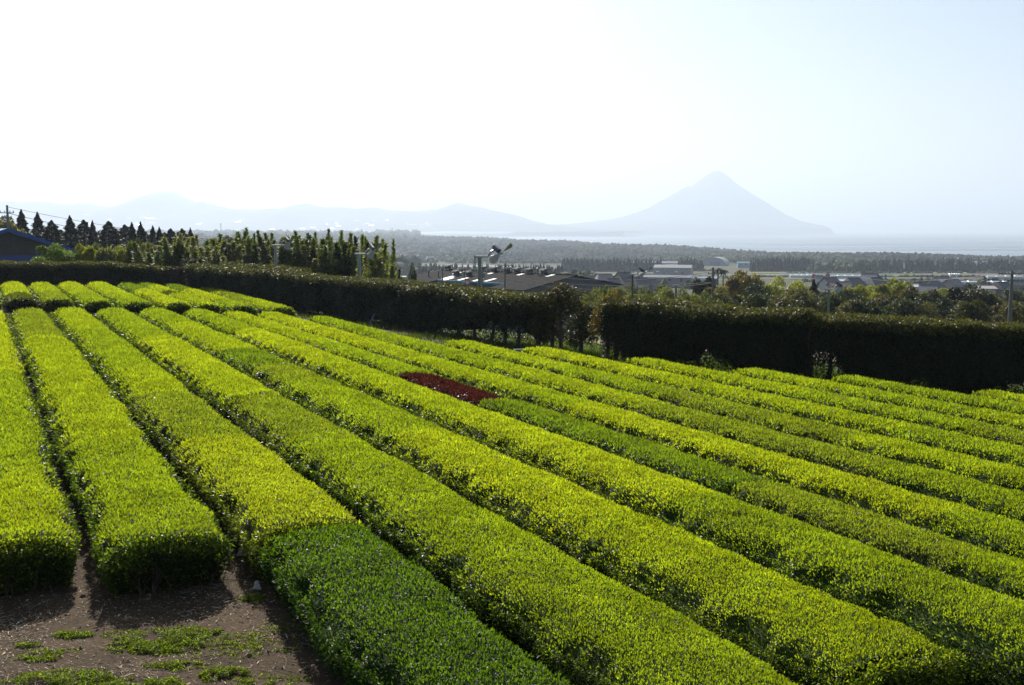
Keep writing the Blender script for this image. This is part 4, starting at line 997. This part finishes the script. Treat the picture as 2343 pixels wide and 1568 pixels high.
G.add(e, [list(range(17))], (.24, .26, .30)); e2 = e.copy(); e2[:, 1] = l_ / 2 - .3; G.add(e2, [list(range(17))[::-1]], (.24, .26, .30))
for s_ in (-1, 1): G.box(s_ * w_ * .98, 0, .1, .3, l_ - .8, 6.2, (.24, .26, .30))
G.obj('wall', M_paint, root)
G = Geo(); G.box(2, -l_ / 2 + .12, 2.6, 15, .2, 6.8, (.18, .20, .24)); G.obj('door', M_paint, root)
p = at(1700, 607, 1400); gable('storage_shed', 'low shed with a teal roof beside the hangar', p, R(-6), 16, 10, 2.8, 2.0, (.3, .33, .36), (.10, .30, .32), .5, [(-4, 1.5, 1.6, 1.2)], [(3, 1.3, 2.2, 2.5)], 'shed')
p = at(1500, 606, 1600); gable('storage_shed', 'distant long pale roof behind the conifer belt', p, R(4), 70, 12, 3, 2.0, (.35, .37, .4), (.3, .33, .38), .5, [], [(3, 1.3, 2.2, 2.5)], 'shed')
p = at(1525, 645, 560); gable('storage_shed', 'long low grey shed roof between the village and the greenhouse', p, R(-14), 27, 8, 2.4, 1.4, (.25, .25, .26), (.17, .18, .20), .4, [(-6, 1.3, 1.6, 1.0), (2, 1.3, 1.6, 1.0)], [(8, 1.1, 1.2, 2.1)], 'shed')
p = at(2180, 598, 1750); gable('storage_shed', 'pale shed glimpsed in the coastal woodland at the right', p, 0, 26, 9, 4, 1.5, (.5, .5, .5), (.5, .5, .5), .5, [], [(3, 1.3, 2.2, 2.5)], 'shed')
p = at(2245, 606, 1650); gable('storage_shed', 'second pale shed in the coastal woodland, nearer the right edge', p, 0, 34, 9, 4, 1.5, (.45, .42, .4), (.42, .4, .4), .5, [], [(3, 1.3, 2.2, 2.5)], 'shed')

# plastic greenhouses
def plastic():
    m, N, L = new_mat('greenhouse_film'); b = N['Principled BSDF']; b.inputs['Base Color'].default_value = (.5, .52, .54, 1); b.inputs['Roughness'].default_value = .25; b.inputs['Specular IOR Level'].default_value = .8
    tc = N.new('ShaderNodeTexCoord'); n_ = N.new('ShaderNodeTexNoise'); n_.inputs['Scale'].default_value = .6; L.new(tc.outputs['Object'], n_.inputs['Vector'])
    bp = N.new('ShaderNodeBump'); bp.inputs['Strength'].default_value = .4; bp.inputs['Distance'].default_value = .15; L.new(n_.outputs['Fac'], bp.inputs['Height']); L.new(bp.outputs[0], b.inputs['Normal'])
    return m
M_film = plastic()
def greenhouse(label, px0, px1, py, Y, yaw=0.0, width=6.0, height=2.8, bays=1):
    c = ground_hit((px0 + px1) / 2, py + 3, Y); L = (px1 - px0) / F * c[1]
    root = thing('greenhouse', label, 'greenhouse', (c[0], c[1], c[2] - .1), yaw, 'plastic greenhouses on the plain')
    G = Geo()
    for b_ in range(bays):
        an = np.linspace(0, math.pi, 11); y0 = b_ * width
        prf = np.array([[y0 - width / 2 * math.cos(a_), 1.2 + (height - 1.2) * math.sin(a_)] for a_ in an]); prf = np.vstack([[y0 - width / 2, -2], prf, [y0 + width / 2, -2]])
        V = np.array([[s_ * L / 2, q[0], q[1]] for s_ in (-1, 1) for q in prf]); m = len(prf)
        G.add(V, [[i, m + i, m + i + 1, i + 1] for i in range(m - 1)]); G.add(V[:m], [list(range(m))]); G.add(V[m:], [list(range(m))[::-1]])
    G.obj('film_cover', M_film, root)
    G = Geo(); nh = max(4, int(L / 6))
    for i in range(nh + 1):
        xx = -L / 2 + L * i / nh
        for b_ in range(bays):
            an = np.linspace(0, math.pi, 9); y0 = b_ * width
            G.tube([[xx, y0 - (width / 2 + .03) * math.cos(a_), 1.2 + (height - 1.17) * math.sin(a_)] for a_ in an], .05, (.4, .4, .4), n=4, cap=False)
    G.obj('hoop_frame', M_metal, root)
greenhouse('white greenhouse roof right of the grey warehouse, nearest the village', 1548, 1640, 640, 640, 0, 7, 3)
greenhouse('long plastic greenhouse left of the red disc sign', 1806, 1858, 633, 760)
greenhouse('long plastic greenhouse right of the red disc sign', 1896, 1966, 634, 760)
greenhouse('glaring plastic greenhouse above the dome-shaped tree', 2186, 2318, 651, 560, R(-3))
greenhouse('thin far plastic greenhouse behind the right fields', 2256, 2340, 636, 800)
greenhouse('plastic greenhouse at the right edge beside the utility pole', 2318, 2400, 650, 570)
greenhouse('small plastic tunnel at the foot of the conifer belt', 2170, 2192, 630, 950)
greenhouse('bright plastic tunnel left of the arched hangar', 1522, 1550, 606, 1500)
greenhouse('bright water-like plastic tunnels beside the slender shrubs', 925, 975, 596, 1500, 0, 9, 3, 2)
greenhouse('bright plastic tunnels in the clearing behind the big wind machine', 1095, 1150, 594, 1480, 0, 9, 3, 2)
greenhouse('low plastic tunnels left of the long shed roof', 890, 930, 636, 640, 0, 6, 2.6)
greenhouse('tiny bright tunnel by the small conifers, right of the teal roof', 1735, 1752, 602, 1550)

# blue shed at the far left
p = at(18, 527, 118)
root = thing('farm_shed', 'blue-trimmed shed with a dark gable behind the left hedge', 'shed', (p[0], p[1], -1.2), R(29))
hp, he, b = p[2] + 1.2, at(165, 581, 118)[2] + 1.2, 7.4
G = Geo(); G.add([[-b, 0, 0], [b, 0, 0], [b, 0, he], [0, 0, hp - .25], [-b, 0, he], [-b, 12, 0], [b, 12, 0], [b, 12, he], [-b, 12, he]], [[0, 1, 2, 3, 4], [1, 6, 7, 2], [0, 4, 8, 5]], (.06, .055, .05)); G.obj('wall', plain('shed_board', None, .85, noise=.3, scale=3, bump=.3), root)
G = Geo(); G.box(0, -.05, (he + 1.4) * .5 - .3, 2 * b - .1, .08, he * .62, (.016, .045, .24)); G.obj('panel', M_paint, root)
G = Geo(); k = (hp - he) / b; o_ = .7
v = np.array([[-b - o_, -.6, he - k * o_], [0, -.6, hp], [b + o_, -.6, he - k * o_], [-b - o_, 12.5, he - k * o_], [0, 12.5, hp], [b + o_, 12.5, he - k * o_]])
v = np.vstack([v, v + [0, 0, .2]])
G.add(v, [[0, 1, 4, 3], [1, 2, 5, 4], [6, 9, 10, 7], [7, 10, 11, 8], [0, 6, 7, 1], [1, 7, 8, 2], [0, 3, 9, 6], [2, 8, 11, 5], [3, 4, 10, 9], [4, 5, 11, 10]], (.05, .16, .30)); G.obj('roof', M_roof, root)
for s_ in (-1, 1):
    G = Geo(); L_ = math.hypot(b + o_, k * (b + o_)); a_ = math.atan(k)
    G.box(s_ * (b + o_) / 2, -.66, hp - k * (b + o_) / 2 + .02, L_, .08, .42, (.02, .07, .30), rot=Matrix.Rotation(s_ * a_, 3, 'Y')); G.obj('fascia', M_paint, root)
G = Geo(); G.box(0, -.14, .55, 2 * b, .14, .12, (.35, .42, .5)); G.obj('rail', M_metal, root)

# long dark factory shed with roof vents: ridge and front slope, a notched front edge with blue gutters, gable at the right
P0, P1 = at(1016, 617, 228), at(1313, 634, 200)
axd = (P1 - P0)[:2]; Lr = float(np.linalg.norm(axd)); yaw = math.atan2(axd[1], axd[0]); cf = (P0 + P1) / 2
DRF = (.020, .018, .018)
M_slate = plain('slate_sheet', None, .9, spec=.03, noise=.35, scale=.7, stripes=2.2, bump=.6)
M_fwall = plain('factory_wall', None, .7, noise=.2, scale=1, stripes=1.6)
fac = thing('factory_shed', 'long dark-roofed factory shed with a line of roof vents beyond the hedge', 'factory', (cf[0], cf[1], cf[2] - 8.0), yaw)
a_ = Lr / 2; SL = .164; W1, W2 = 14.0, 9.6
def rz_(y): return 8.0 - SL * abs(y)
notch = [(-a_ - 1.0, -a_ + Lr * .24, W1), (-a_ + Lr * .24, -a_ + Lr * .49, W2), (-a_ + Lr * .49, -a_ + Lr * .53, W1 - 1.5), (-a_ + Lr * .53, -a_ + Lr * .76, W2), (-a_ + Lr * .76, a_ + .6, W1)]
G = Geo()
for x0, x1, wd in notch:
    t = np.array([[x0 - (2.2 if x0 < -a_ else 0), -wd, rz_(wd)], [x1, -wd, rz_(wd)], [x1, 0, 8.0], [x0, 0, 8.0]]); v = np.vstack([t, t + [0, 0, .16]])
    G.add(v, [[3, 2, 1, 0], [4, 5, 6, 7], [0, 1, 5, 4], [1, 2, 6, 5], [3, 0, 4, 7]], DRF)
t = np.array([[-a_ - 1, 0, 8.0], [a_ + .6, 0, 8.0], [a_ + .6, W1, rz_(W1)], [-a_ - 1, W1, rz_(W1)]]); v = np.vstack([t, t + [0, 0, .16]])
G.add(v, [[3, 2, 1, 0], [4, 5, 6, 7], [1, 2, 6, 5], [2, 3, 7, 6], [3, 0, 4, 7]], DRF)
ro = G.obj('roof', M_slate, fac)
G = Geo(); G.box(0, 0, 8.22, Lr + 1.4, .5, .16, (.03, .028, .028)); G.obj('ridge', M_slate, ro)
G = Geo(); e = W1 - .6
G.add([[a_, -e, -8], [a_, e, -8], [a_, e, rz_(e) - .05], [a_, 0, 7.95], [a_, -e, rz_(e) - .05]], [[0, 1, 2, 3, 4]], (.10, .11, .13))
G.add([[-a_, -e, -8], [-a_, e, -8], [-a_, e, rz_(e) - .05], [-a_, 0, 7.95], [-a_, -e, rz_(e) - .05]], [[4, 3, 2, 1, 0]], (.10, .11, .13))
G.add([[-a_, e, -8], [a_, e, -8], [a_, e, rz_(e) - .05], [-a_, e, rz_(e) - .05]], [[0, 1, 2, 3]], (.10, .11, .13))
for x0, x1, wd in notch:
    x0, x1 = max(x0, -a_ + .01), min(x1, a_ - .01); w_ = wd - .6
    G.add([[x0, -w_, -8], [x1, -w_, -8], [x1, -w_, rz_(w_) - .06], [x0, -w_, rz_(w_) - .06]], [[0, 1, 2, 3]], (.13, .13, .135))
    for xx in (x0, x1): G.add([[xx, -W1 + .6, -8], [xx, -w_, -8], [xx, -w_, rz_(w_) - .06], [xx, -W1 + .6, rz_(W1) - .06]], [[0, 1, 2, 3]], (.12, .12, .125))
G.obj('wall', M_fwall, fac)
for x0, x1, wd in notch[:-1]:
    if wd == W1 - 1.5: continue
    G = Geo(); G.box((x0 + x1) / 2, -wd - .1, rz_(wd) + .02, x1 - x0 - .1, .22, .34, (.03, .28, .48)); G.obj('gutter', M_paint, fac)
for x0, x1, wd in (notch[1], notch[3]):
    for q in np.linspace(.12, .88, 6):
        xx = x0 + (x1 - x0) * q; yy = -wd + .6
        G = Geo(); G.box(xx, yy - .05, 4.6, 1.1, .1, 1.3, (.35, .35, .35)); fo = G.obj('window', M_paint, fac)
        G = Geo(); G.box(xx, yy - .09, 4.6, .94, .08, 1.14); G.obj('pane', M_glass, fo)
rotS = Matrix.Rotation(math.atan(SL), 3, 'X')
for xx, yy, ln in ((-.30, 3.0, 2.0), (-.24, 7.4, 3.2), (-.20, 8.6, 2.6), (-.10, 8.0, 2.6), (.02, 8.2, 2.4), (.10, 7.6, 2.8), (.16, 1.6, 1.6), (-.06, 1.8, 1.4), (.37, 1.4, 2.0)):
    G = Geo(); G.box(xx * Lr, -yy, rz_(yy) + .20, 1.0, ln, .05, (.4, .41, .41), rot=rotS); G.obj('skylight', M_paint, ro)
def ridge_x(px):
    k = (px - 1171) / F; d_ = P1 - P0
    return -a_ + Lr * float((P0[0] - k * P0[1]) / (k * d_[1] - d_[0]))
for j, (px, yy) in enumerate(((1025, 0), (1102, 0), (1130, 0), (1159, 0), (1183, 0), (1211, 0), (1244, 0), (1082, 4.6), (1112, 4.8))):
    vent = bpy.data.objects.new('ventilator', None); C.objects.link(vent); vent.parent = fac; vent.location = (ridge_x(px), -yy, rz_(yy) + .1); vent.scale = (.82, .82, .82)
    G = Geo(); G.box(0, 0, .45, 1.15, 1.15, 1.0, (.035, .035, .035)); G.obj('vent_base', M_paint, vent)
    G = Geo(); G.add([[-1.05, -1.0, .95], [1.05, -1.0, .95], [1.05, 1.0, .95], [-1.05, 1.0, .95], [-.75, -.7, 1.3], [.75, -.7, 1.3], [.75, .7, 1.3], [-.75, .7, 1.3]], [[3, 2, 1, 0], [4, 5, 6, 7], [0, 1, 5, 4], [1, 2, 6, 5], [2, 3, 7, 6], [3, 0, 4, 7]], (.09, .09, .075)); G.obj('vent_cap', M_paint, vent)
    G = Geo(); G.box(0, 0, .04, 1.7, 1.7, .14, (.16, .155, .14)); G.obj('vent_flashing', M_paint, vent)
for px, yy in ((1040, 7.2), (1064, 7.4), (1120, 7.0), (1240, 1.2)):
    b_ = np.array([ridge_x(px), -yy, rz_(yy)])
    G = Geo(); G.tube([b_, b_ + [0, 0, 1.3]], .13, (.03, .03, .03), n=8); co = G.obj('flue_pipe', M_paint, fac)
    G = Geo(); G.tube([b_ + [0, 0, 1.3], b_ + [0, 0, 1.5], b_ + [0, 0, 1.65]], [.28, .28, .06], (.16, .16, .16), n=8); G.obj('flue_cap', M_metal, co)

# ------------------------------------------------------------------ frost-protection wind machines
def wind_machine(label, px, top_py, Y, base_z, pole_r=.10, yaw=0.0, arm=1.0, blades=1.25, spin=40, col=(.24, .28, .28), bcol=(.25, .24, .15), guys=True):
    p = at(px, top_py, Y); base_z = min(base_z, float(terrain(p[0], Y))); H = p[2] - base_z
    root = thing('wind_machine', label, 'wind machine', (p[0], p[1], base_z), yaw, 'frost wind machines around the field')
    G = Geo(); G.tube([[0, 0, -.3], [0, 0, H * .5], [0, 0, H]], [pole_r * 1.05, pole_r, pole_r], col, n=12); G.obj('pole', M_metal, root)
    G = Geo(); G.box(arm * .18, 0, H + .05, arm * .95, .26, .10, (.32, .33, .31)); G.box(-.26, 0, H - .12, .05, .05, .5, (.05, .05, .05)); G.obj('top_bracket', M_metal, root)
    G = Geo(); G.tube([[arm * .45, 0, H + .1], [arm * .62, 0, H + .34], [arm * .78, 0, H + .42]], [.06, .06, .05], (.2, .22, .22), n=8); G.obj('motor_arm', M_metal, root)
    c = np.array([arm * .92, 0, H + .46]); ax_ = unit(np.array([.50, -.72, -.42]))
    G = Geo(); G.tube([c - ax_ * .34, c - ax_ * .30, c + ax_ * .22, c + ax_ * .32], [.08, .145, .145, .07], (.05, .06, .075), n=12); mo = G.obj('motor', M_paint, root)
    hubp = c + ax_ * .46
    G = Geo(); G.tube([c + ax_ * .32, hubp + ax_ * .06], [.05, .07], (.3, .3, .3), n=8); G.obj('hub', M_metal, root)
    u = unit(np.cross(ax_, [0, 0, 1.0])); v = np.cross(u, ax_)
    for s_ in (0, math.pi):
        a_ = R(spin) + s_; d_ = u * math.cos(a_) + v * math.sin(a_); w_ = np.cross(ax_, d_)
        pts = []
        for r_, wd, tw in ((.06, .05, .9), (.22, .08, .75), (.45, .17, .6), (.72, .23, .45), (.92, .22, .35), (1.0, .12, .3)):
            ww = w_ * math.cos(tw) + ax_ * math.sin(tw); nn_ = np.cross(d_, ww) * .012
            pts += [hubp + d_ * r_ * blades * .62 - ww * wd + nn_, hubp + d_ * r_ * blades * .62 + ww * wd + nn_, hubp + d_ * r_ * blades * .62 + ww * wd - nn_, hubp + d_ * r_ * blades * .62 - ww * wd - nn_]
        m = 6; fs = [[i * 4 + j, i * 4 + (j + 1) % 4, i * 4 + 4 + (j + 1) % 4, i * 4 + 4 + j] for i in range(m - 1) for j in range(4)] + [[3, 2, 1, 0], [20, 21, 22, 23]]
        G = Geo(); G.add(pts, fs, bcol if s_ == 0 else (.36, .38, .39)); G.obj('blade', plain('blade_paint', None, .35, noise=.1), root)
    G = Geo(); G.tube([[0, 0, H * .52], [0, 0, H * .52 + .12]], [pole_r * 1.35] * 2, (.4, .4, .4), n=10); co = G.obj('collar', M_metal, root)
    if guys:
        for a_, in ((R(12),), (R(165),), (R(90),)):
            G = Geo(); g_ = np.array([math.cos(a_) * 2.6, math.sin(a_) * 2.6, 0]); G.tube([[0, 0, H * .52 + .06], g_], .025, (.5, .5, .5), n=5); G.obj('guy_wire', M_metal, root)
    return root
wind_machine('grey wind machine at the left, before the slender shrubs', 630, 563, 80, -.9, .115, R(4), 1.0, 1.0, 110)
wind_machine('grey wind machine above the middle of the long hedge', 821, 583, 70, -1.2, .115, R(-4), 1.0, 1.05, 125)
wind_machine('large wind machine with a raised blade before the factory roof', 1097, 590, 58, -2.2, .105, R(0), 1.05, 1.25, 138, (.20, .24, .22))
wind_machine('small dark wind machine among the pale bushes behind the gap', 1447, 629, 100, -5.5, .10, R(10), 1.0, 1.35, 140, (.10, .11, .10), (.3, .3, .28), False)
wind_machine('small wind machine with white blades above the right hedge', 1896, 664, 86, -4.8, .10, R(-6), .9, 1.2, 150, (.18, .2, .2), (.65, .67, .68), False)

# ------------------------------------------------------------------ utility poles and cables
def power_pole(label, px, top_py, Y, foot_py, arms=((.3, 1.8),), yaw=0.0, r=.14, extra=None):
    p = at(px, top_py, Y); f_ = at(px, foot_py, Y); f_[2] = min(f_[2], float(terrain(p[0], Y))); H = p[2] - f_[2]
    root = thing('utility_pole', label, 'utility pole', (p[0], p[1], f_[2]), yaw, 'utility poles')
    G = Geo(); G.tube([[0, 0, -.5], [0, 0, H]], [r * 1.25, r * .8], (.14, .135, .13), n=10); G.obj('pole', M_paint, root)
    for dz, wd in arms:
        G = Geo(); G.box(0, -r - .04, H - dz, wd, .09, .10, (.22, .22, .22)); ar = G.obj('crossarm', M_metal, root)
        for q in (-.45, -.15, .2, .45):
            G = Geo(); G.tube([[q * wd, -r - .04, H - dz + .05], [q * wd, -r - .04, H - dz + .13], [q * wd, -r - .04, H - dz + .26]], [.03, .07, .05], (.5, .5, .5), n=7); G.obj('insulator', M_paint, ar)
    if extra:
        G = Geo(); G.tube([[.32, -.05, H - extra], [.32, -.05, H - extra + .75]], [.24, .24], (.25, .26, .27), n=12); G.obj('transformer', M_metal, root)
    return root
def cable(label, pts, sag=.5, r=.022, n=14):
    a_, b_ = np.array(pts[0]), np.array(pts[1]); s = np.linspace(0, 1, n)[:, None]
    q = a_ * (1 - s) + b_ * s - np.array([0, 0, 1]) * sag * 4 * s * (1 - s)
    tag(Geo().tube(q, r, (.04, .04, .045), n=5).obj('power_cable', M_paint), label, 'cable', 'power cables')
power_pole('utility pole behind the blue shed at the left edge', 16, 470, 125, 600, ((.9, 1.6), (1.5, 1.0)), R(10), .15)
power_pole('slim utility pole left of the large wind machine', 1012, 614, 170, 668, ((.3, 2.0),), 0, .13)
power_pole('tall utility pole with a left-hand crossarm right of the large wind machine', 1155, 603, 165, 672, ((.35, 2.6), (.9, 1.2)), 0, .14)
power_pole('short utility pole hidden behind the large wind machine', 1103, 617, 168, 670, ((.35, 1.6),), 0, .13, 1.3)
power_pole('tall utility pole left of the golden brown tree', 1631, 612, 130, 690, ((.35, 2.6), (.8, 1.6)), R(15), .16, 2.2)
power_pole('short thick post behind the pale bushes', 1546, 652, 115, 690, ((.25, .8),), 0, .13)
power_pole('short post beside the small dark wind machine', 1457, 655, 110, 690, ((.25, .8),), 0, .12)
power_pole('tall concrete utility pole at the right edge of the picture', 2315, 620, 92, 760, ((.25, 2.4), (.85, 1.0)), R(-12), .15)
cable('upper cable sloping from the left utility pole to the slender shrubs', [at(18, 474, 125), at(640, 562, 120)], .6)
cable('middle cable sloping from the left utility pole', [at(18, 488, 125), at(800, 604, 112)], .9, .03)
cable('lower cable sloping past the blue shed roof', [at(-60, 515, 125), at(360, 578, 118)], .4, .035)
cable('cable from the slim pole to the tall pole before the factory', [at(1012, 617, 170), at(1155, 606, 165)], 1.0)
cable('upper cable from the factory pole to the pole by the golden tree', [at(1155, 606, 165), at(1631, 616, 130)], 1.2)
cable('second cable from the factory pole to the pole by the golden tree', [at(1155, 611, 165), at(1631, 621, 130)], 1.6, .03)
cable('lower cable across the factory gable to the pole by the golden tree', [at(1155, 633, 165), at(1631, 646, 130)], .9, .03)
cable('lowest cable across the pale bushes to the pole by the golden tree', [at(1155, 640, 165), at(1631, 648, 130)], 1.2, .03)
cable('cable from the golden tree pole toward the right hedge', [at(1631, 648, 130), at(2010, 668, 120)], .5)
cable('cable arriving at the right edge pole from the far fields', [at(1960, 632, 250), at(2315, 624, 92)], 1.0, .02)
cable('cable leaving the right edge pole to the right', [at(2315, 624, 92), at(2500, 640, 85)], .4, .02)
cable('cable from the left end of the factory to the slim pole', [at(900, 610, 175), at(1012, 617, 170)], .3)

# far lattice mast, palms, red discs
for px, top, Y, lab in ((897, 522, 3600, 'thin far mast on the wooded ridge'), (505, 512, 3300, 'thin far mast above the slender shrubs at the left')):
    p = at(px, top, Y); f_ = at(px, 540, Y); f_[2] = min(f_[2], float(terrain(p[0], Y))); root = thing('mast', lab, 'mast', (p[0], p[1], f_[2]), 0, 'far masts'); H = p[2] - f_[2]
    G = Geo()
    for sx, sy in ((-1, -1), (1, -1), (1, 1), (-1, 1)): G.tube([[sx * 1.6, sy * 1.6, 0], [sx * .7, sy * .7, H]], .3, (.2, .2, .2), n=4)
    G.obj('frame', M_metal, root)
    G = Geo(); G.box(0, 0, H - 1, 5.0, 5.0, 1.6, (.3, .3, .3)); G.obj('platform', M_metal, root)
for i, (px, top) in enumerate(((1642, 612), (1654, 616))):
    Y = 300; p = at(px, top, Y); gz = gnd(px, Y)[2]; H = p[2] - gz
    root = thing('palm_tree', f'{("taller left", "shorter right")[i]} of two thin palms behind the golden brown tree', 'palm', (p[0], p[1], gz), 0, 'thin palms')
    G = Geo(); G.tube([[0, 0, -.5], [.1, 0, H * .5], [0, 0, H - .4]], [.28, .2, .16], n=7); G.obj('trunk', M_bark, root)
    G = Geo()
    for j in range(16):
        a_ = 2 * math.pi * j / 16 + i; l = 1.9; dd = np.array([math.cos(a_), math.sin(a_), 0])
        side = np.array([-math.sin(a_), math.cos(a_), 0]); e_ = rng.uniform(-.2, .7)
        pts = [np.array([0, 0, H - .4]) + dd * l * s_ + [0, 0, l * (e_ * s_ - 1.0 * s_ * s_)] for s_ in (0, .35, .7, 1)]
        V = np.array([q + side * w_ * sg for q, w_ in zip(pts, (.05, .3, .25, .03)) for sg in (-1, 1)])
        G.add(V, [[k_ * 2, k_ * 2 + 1, k_ * 2 + 3, k_ * 2 + 2] for k_ in range(3)], (.035, .05, .02))
    G.obj('crown', M_tree, root)
for i, (px, py) in enumerate(((2023 - 0.6 * 0 - 130, 631), (1861, 633))):
    p = at(px, py, 700); root = thing('round_sign', f'{("upper right", "lower left")[i]} round red sign on a post in the fields', 'sign', (p[0], p[1], p[2] - 4), 0, 'round red signs')
    G = Geo(); G.tube([[0, 0, -3], [0, 0, 4]], .14, (.4, .4, .4), n=6); G.obj('post', M_metal, root)
    G = Geo(); G.tube([[0, -.2, 4.2], [0, -.3, 4.2]], [1.5, 1.5], (.5, .03, .02), n=16); G.obj('disc', M_paint, root)
# red and white ring sign before the factory
p = at(1069, 646, 190); root = thing('round_sign', 'round sign with a red ring before the factory bay', 'sign', (p[0], p[1], p[2] - 3), 0)
G = Geo(); G.tube([[0, 0, -2], [0, 0, 3]], .06, (.4, .4, .4), n=6); G.obj('post', M_metal, root)
G = Geo(); G.tube([[0, -.10, 3], [0, -.13, 3]], [.52, .52], (.5, .04, .03), n=20); d_ = G.obj('disc', M_paint, root)
G = Geo(); G.tube([[0, -.135, 3], [0, -.15, 3]], [.36, .36], (.6, .62, .65), n=20); G.obj('disc_centre', M_paint, d_)

# white town specks on the far hills: glossy slabs tilted for sun glint
G = Geo()
for i in range(190):
    k_ = rng.integers(0, 420); j_ = rng.integers(1, 9); 
    x_, y_, z_ = hx[k_, j_], hy_[k_, j_], hz[k_, j_]
    if not (-.46 < x_ / y_ < .0): continue
    if vnoise(np.array(x_ / 700), np.array(y_ / 300), 3) < .5: continue
    G.box(x_, y_, z_ + 12, rng.uniform(15, 75), rng.uniform(12, 34), 4, (.8, .8, .78), rot=Matrix.Rotation(R(rng.normal(17, 2.5)), 3, 'X') @ Matrix.Rotation(R(rng.normal(0, 4)), 3, 'Y'))
tag(G.obj('distant_town', M_film), 'white specks of a distant town on the hill foot', 'town', kind='stuff')

# ------------------------------------------------------------------ small things
def scrap(label, px, py, size, tall=1.0, up=.02):
    p = unproj(px, py); G = Geo(); n_ = 7
    u, v = np.meshgrid(np.linspace(-1, 1, n_), np.linspace(0, 1, n_), indexing='ij')
    P = np.stack([u * size * (.3 + .5 * (1 - v)), rng.normal(0, .09, (n_, n_)) * size, v * size * 1.3 * tall], -1) + rng.normal(0, .05 * size, (n_, n_, 3))
    idx = np.arange(n_ * n_).reshape(n_, n_); fs = np.stack([idx[:-1, :-1], idx[1:, :-1], idx[1:, 1:], idx[:-1, 1:]], -1).reshape(-1, 4)
    P2 = P + [0, .012, 0]
    G.add(P.reshape(-1, 3), fs, (.55, .52, .48)); G.add(P2.reshape(-1, 3), fs[:, ::-1], (.55, .52, .48))
    o = G.obj('plastic_scrap', M_paint, None, (p[0], p[1], p[2] + up)); tag(o, label, 'scrap', 'pale scraps caught under the tea bushes')
scrap('pale scrap caught in the gap behind the dark green patch', 554, 1300, .09, 1, .18)
scrap('small tent-shaped pale scrap on the soil by the dark green patch', 588, 1352, .07, 1.3)
scrap('crumpled white scrap, leftmost under the row end at the lower right', 1873, 1590, .11, 1, .25)
scrap('crumpled white scrap, second under the row end at the lower right', 2022, 1590, .12, 1.2, .25)
scrap('crumpled white scrap, third under the row end at the lower right', 2060, 1602, .10, 1, .22)
scrap('crumpled white scrap, rightmost under the row end at the lower right', 2135, 1598, .14, .8, .25)
scrap('white scrap in the dark gap left of the lower right row end', 1750, 1530, .10, 1, .28)
M_dull = plain('dull_plastic', None, .9, spec=.1)
# lidded grey box at the field edge and blue prop against the hedge
p = unproj(1192, 822)
root = thing('storage_box', 'blue-grey lidded box half hidden behind the tea row by the lone tree', 'box', p, R(12))
G = Geo(); G.box(0, 0, .18, .55, .45, .36, (.03, .04, .06)); G.obj('body', M_dull, root)
G = Geo(); G.box(0, 0, .385, .6, .5, .05, (.035, .045, .065)); G.obj('lid', M_dull, root)
a0, b0 = unproj(838, 757), unproj(838, 757)
tag(Geo().tube([a0, a0 + [.4, .4, .85]], .03, (.02, .06, .22), n=7).obj('prop_pole', M_paint), 'thin blue pole leaning against the long middle hedge', 'pole')

# ------------------------------------------------------------------ haze
def haze():
    m, N, L = new_mat('haze_air')
    N.remove(N['Principled BSDF'])
    v = N.new('ShaderNodeVolumePrincipled')
    v.inputs['Color'].default_value = (.72, .842, 1.0, 1); v.inputs['Density'].default_value = HAZE; v.inputs['Anisotropy'].default_value = .3
    L.new(v.outputs[0], N['Material Output'].inputs['Volume'])
    G = Geo(); G.box(0, 24000, (SEA - 12 + 1150) / 2, 130000, 120000, 1150 - (SEA - 12))
    tag(G.obj('haze', m), kind='stuff')
haze()
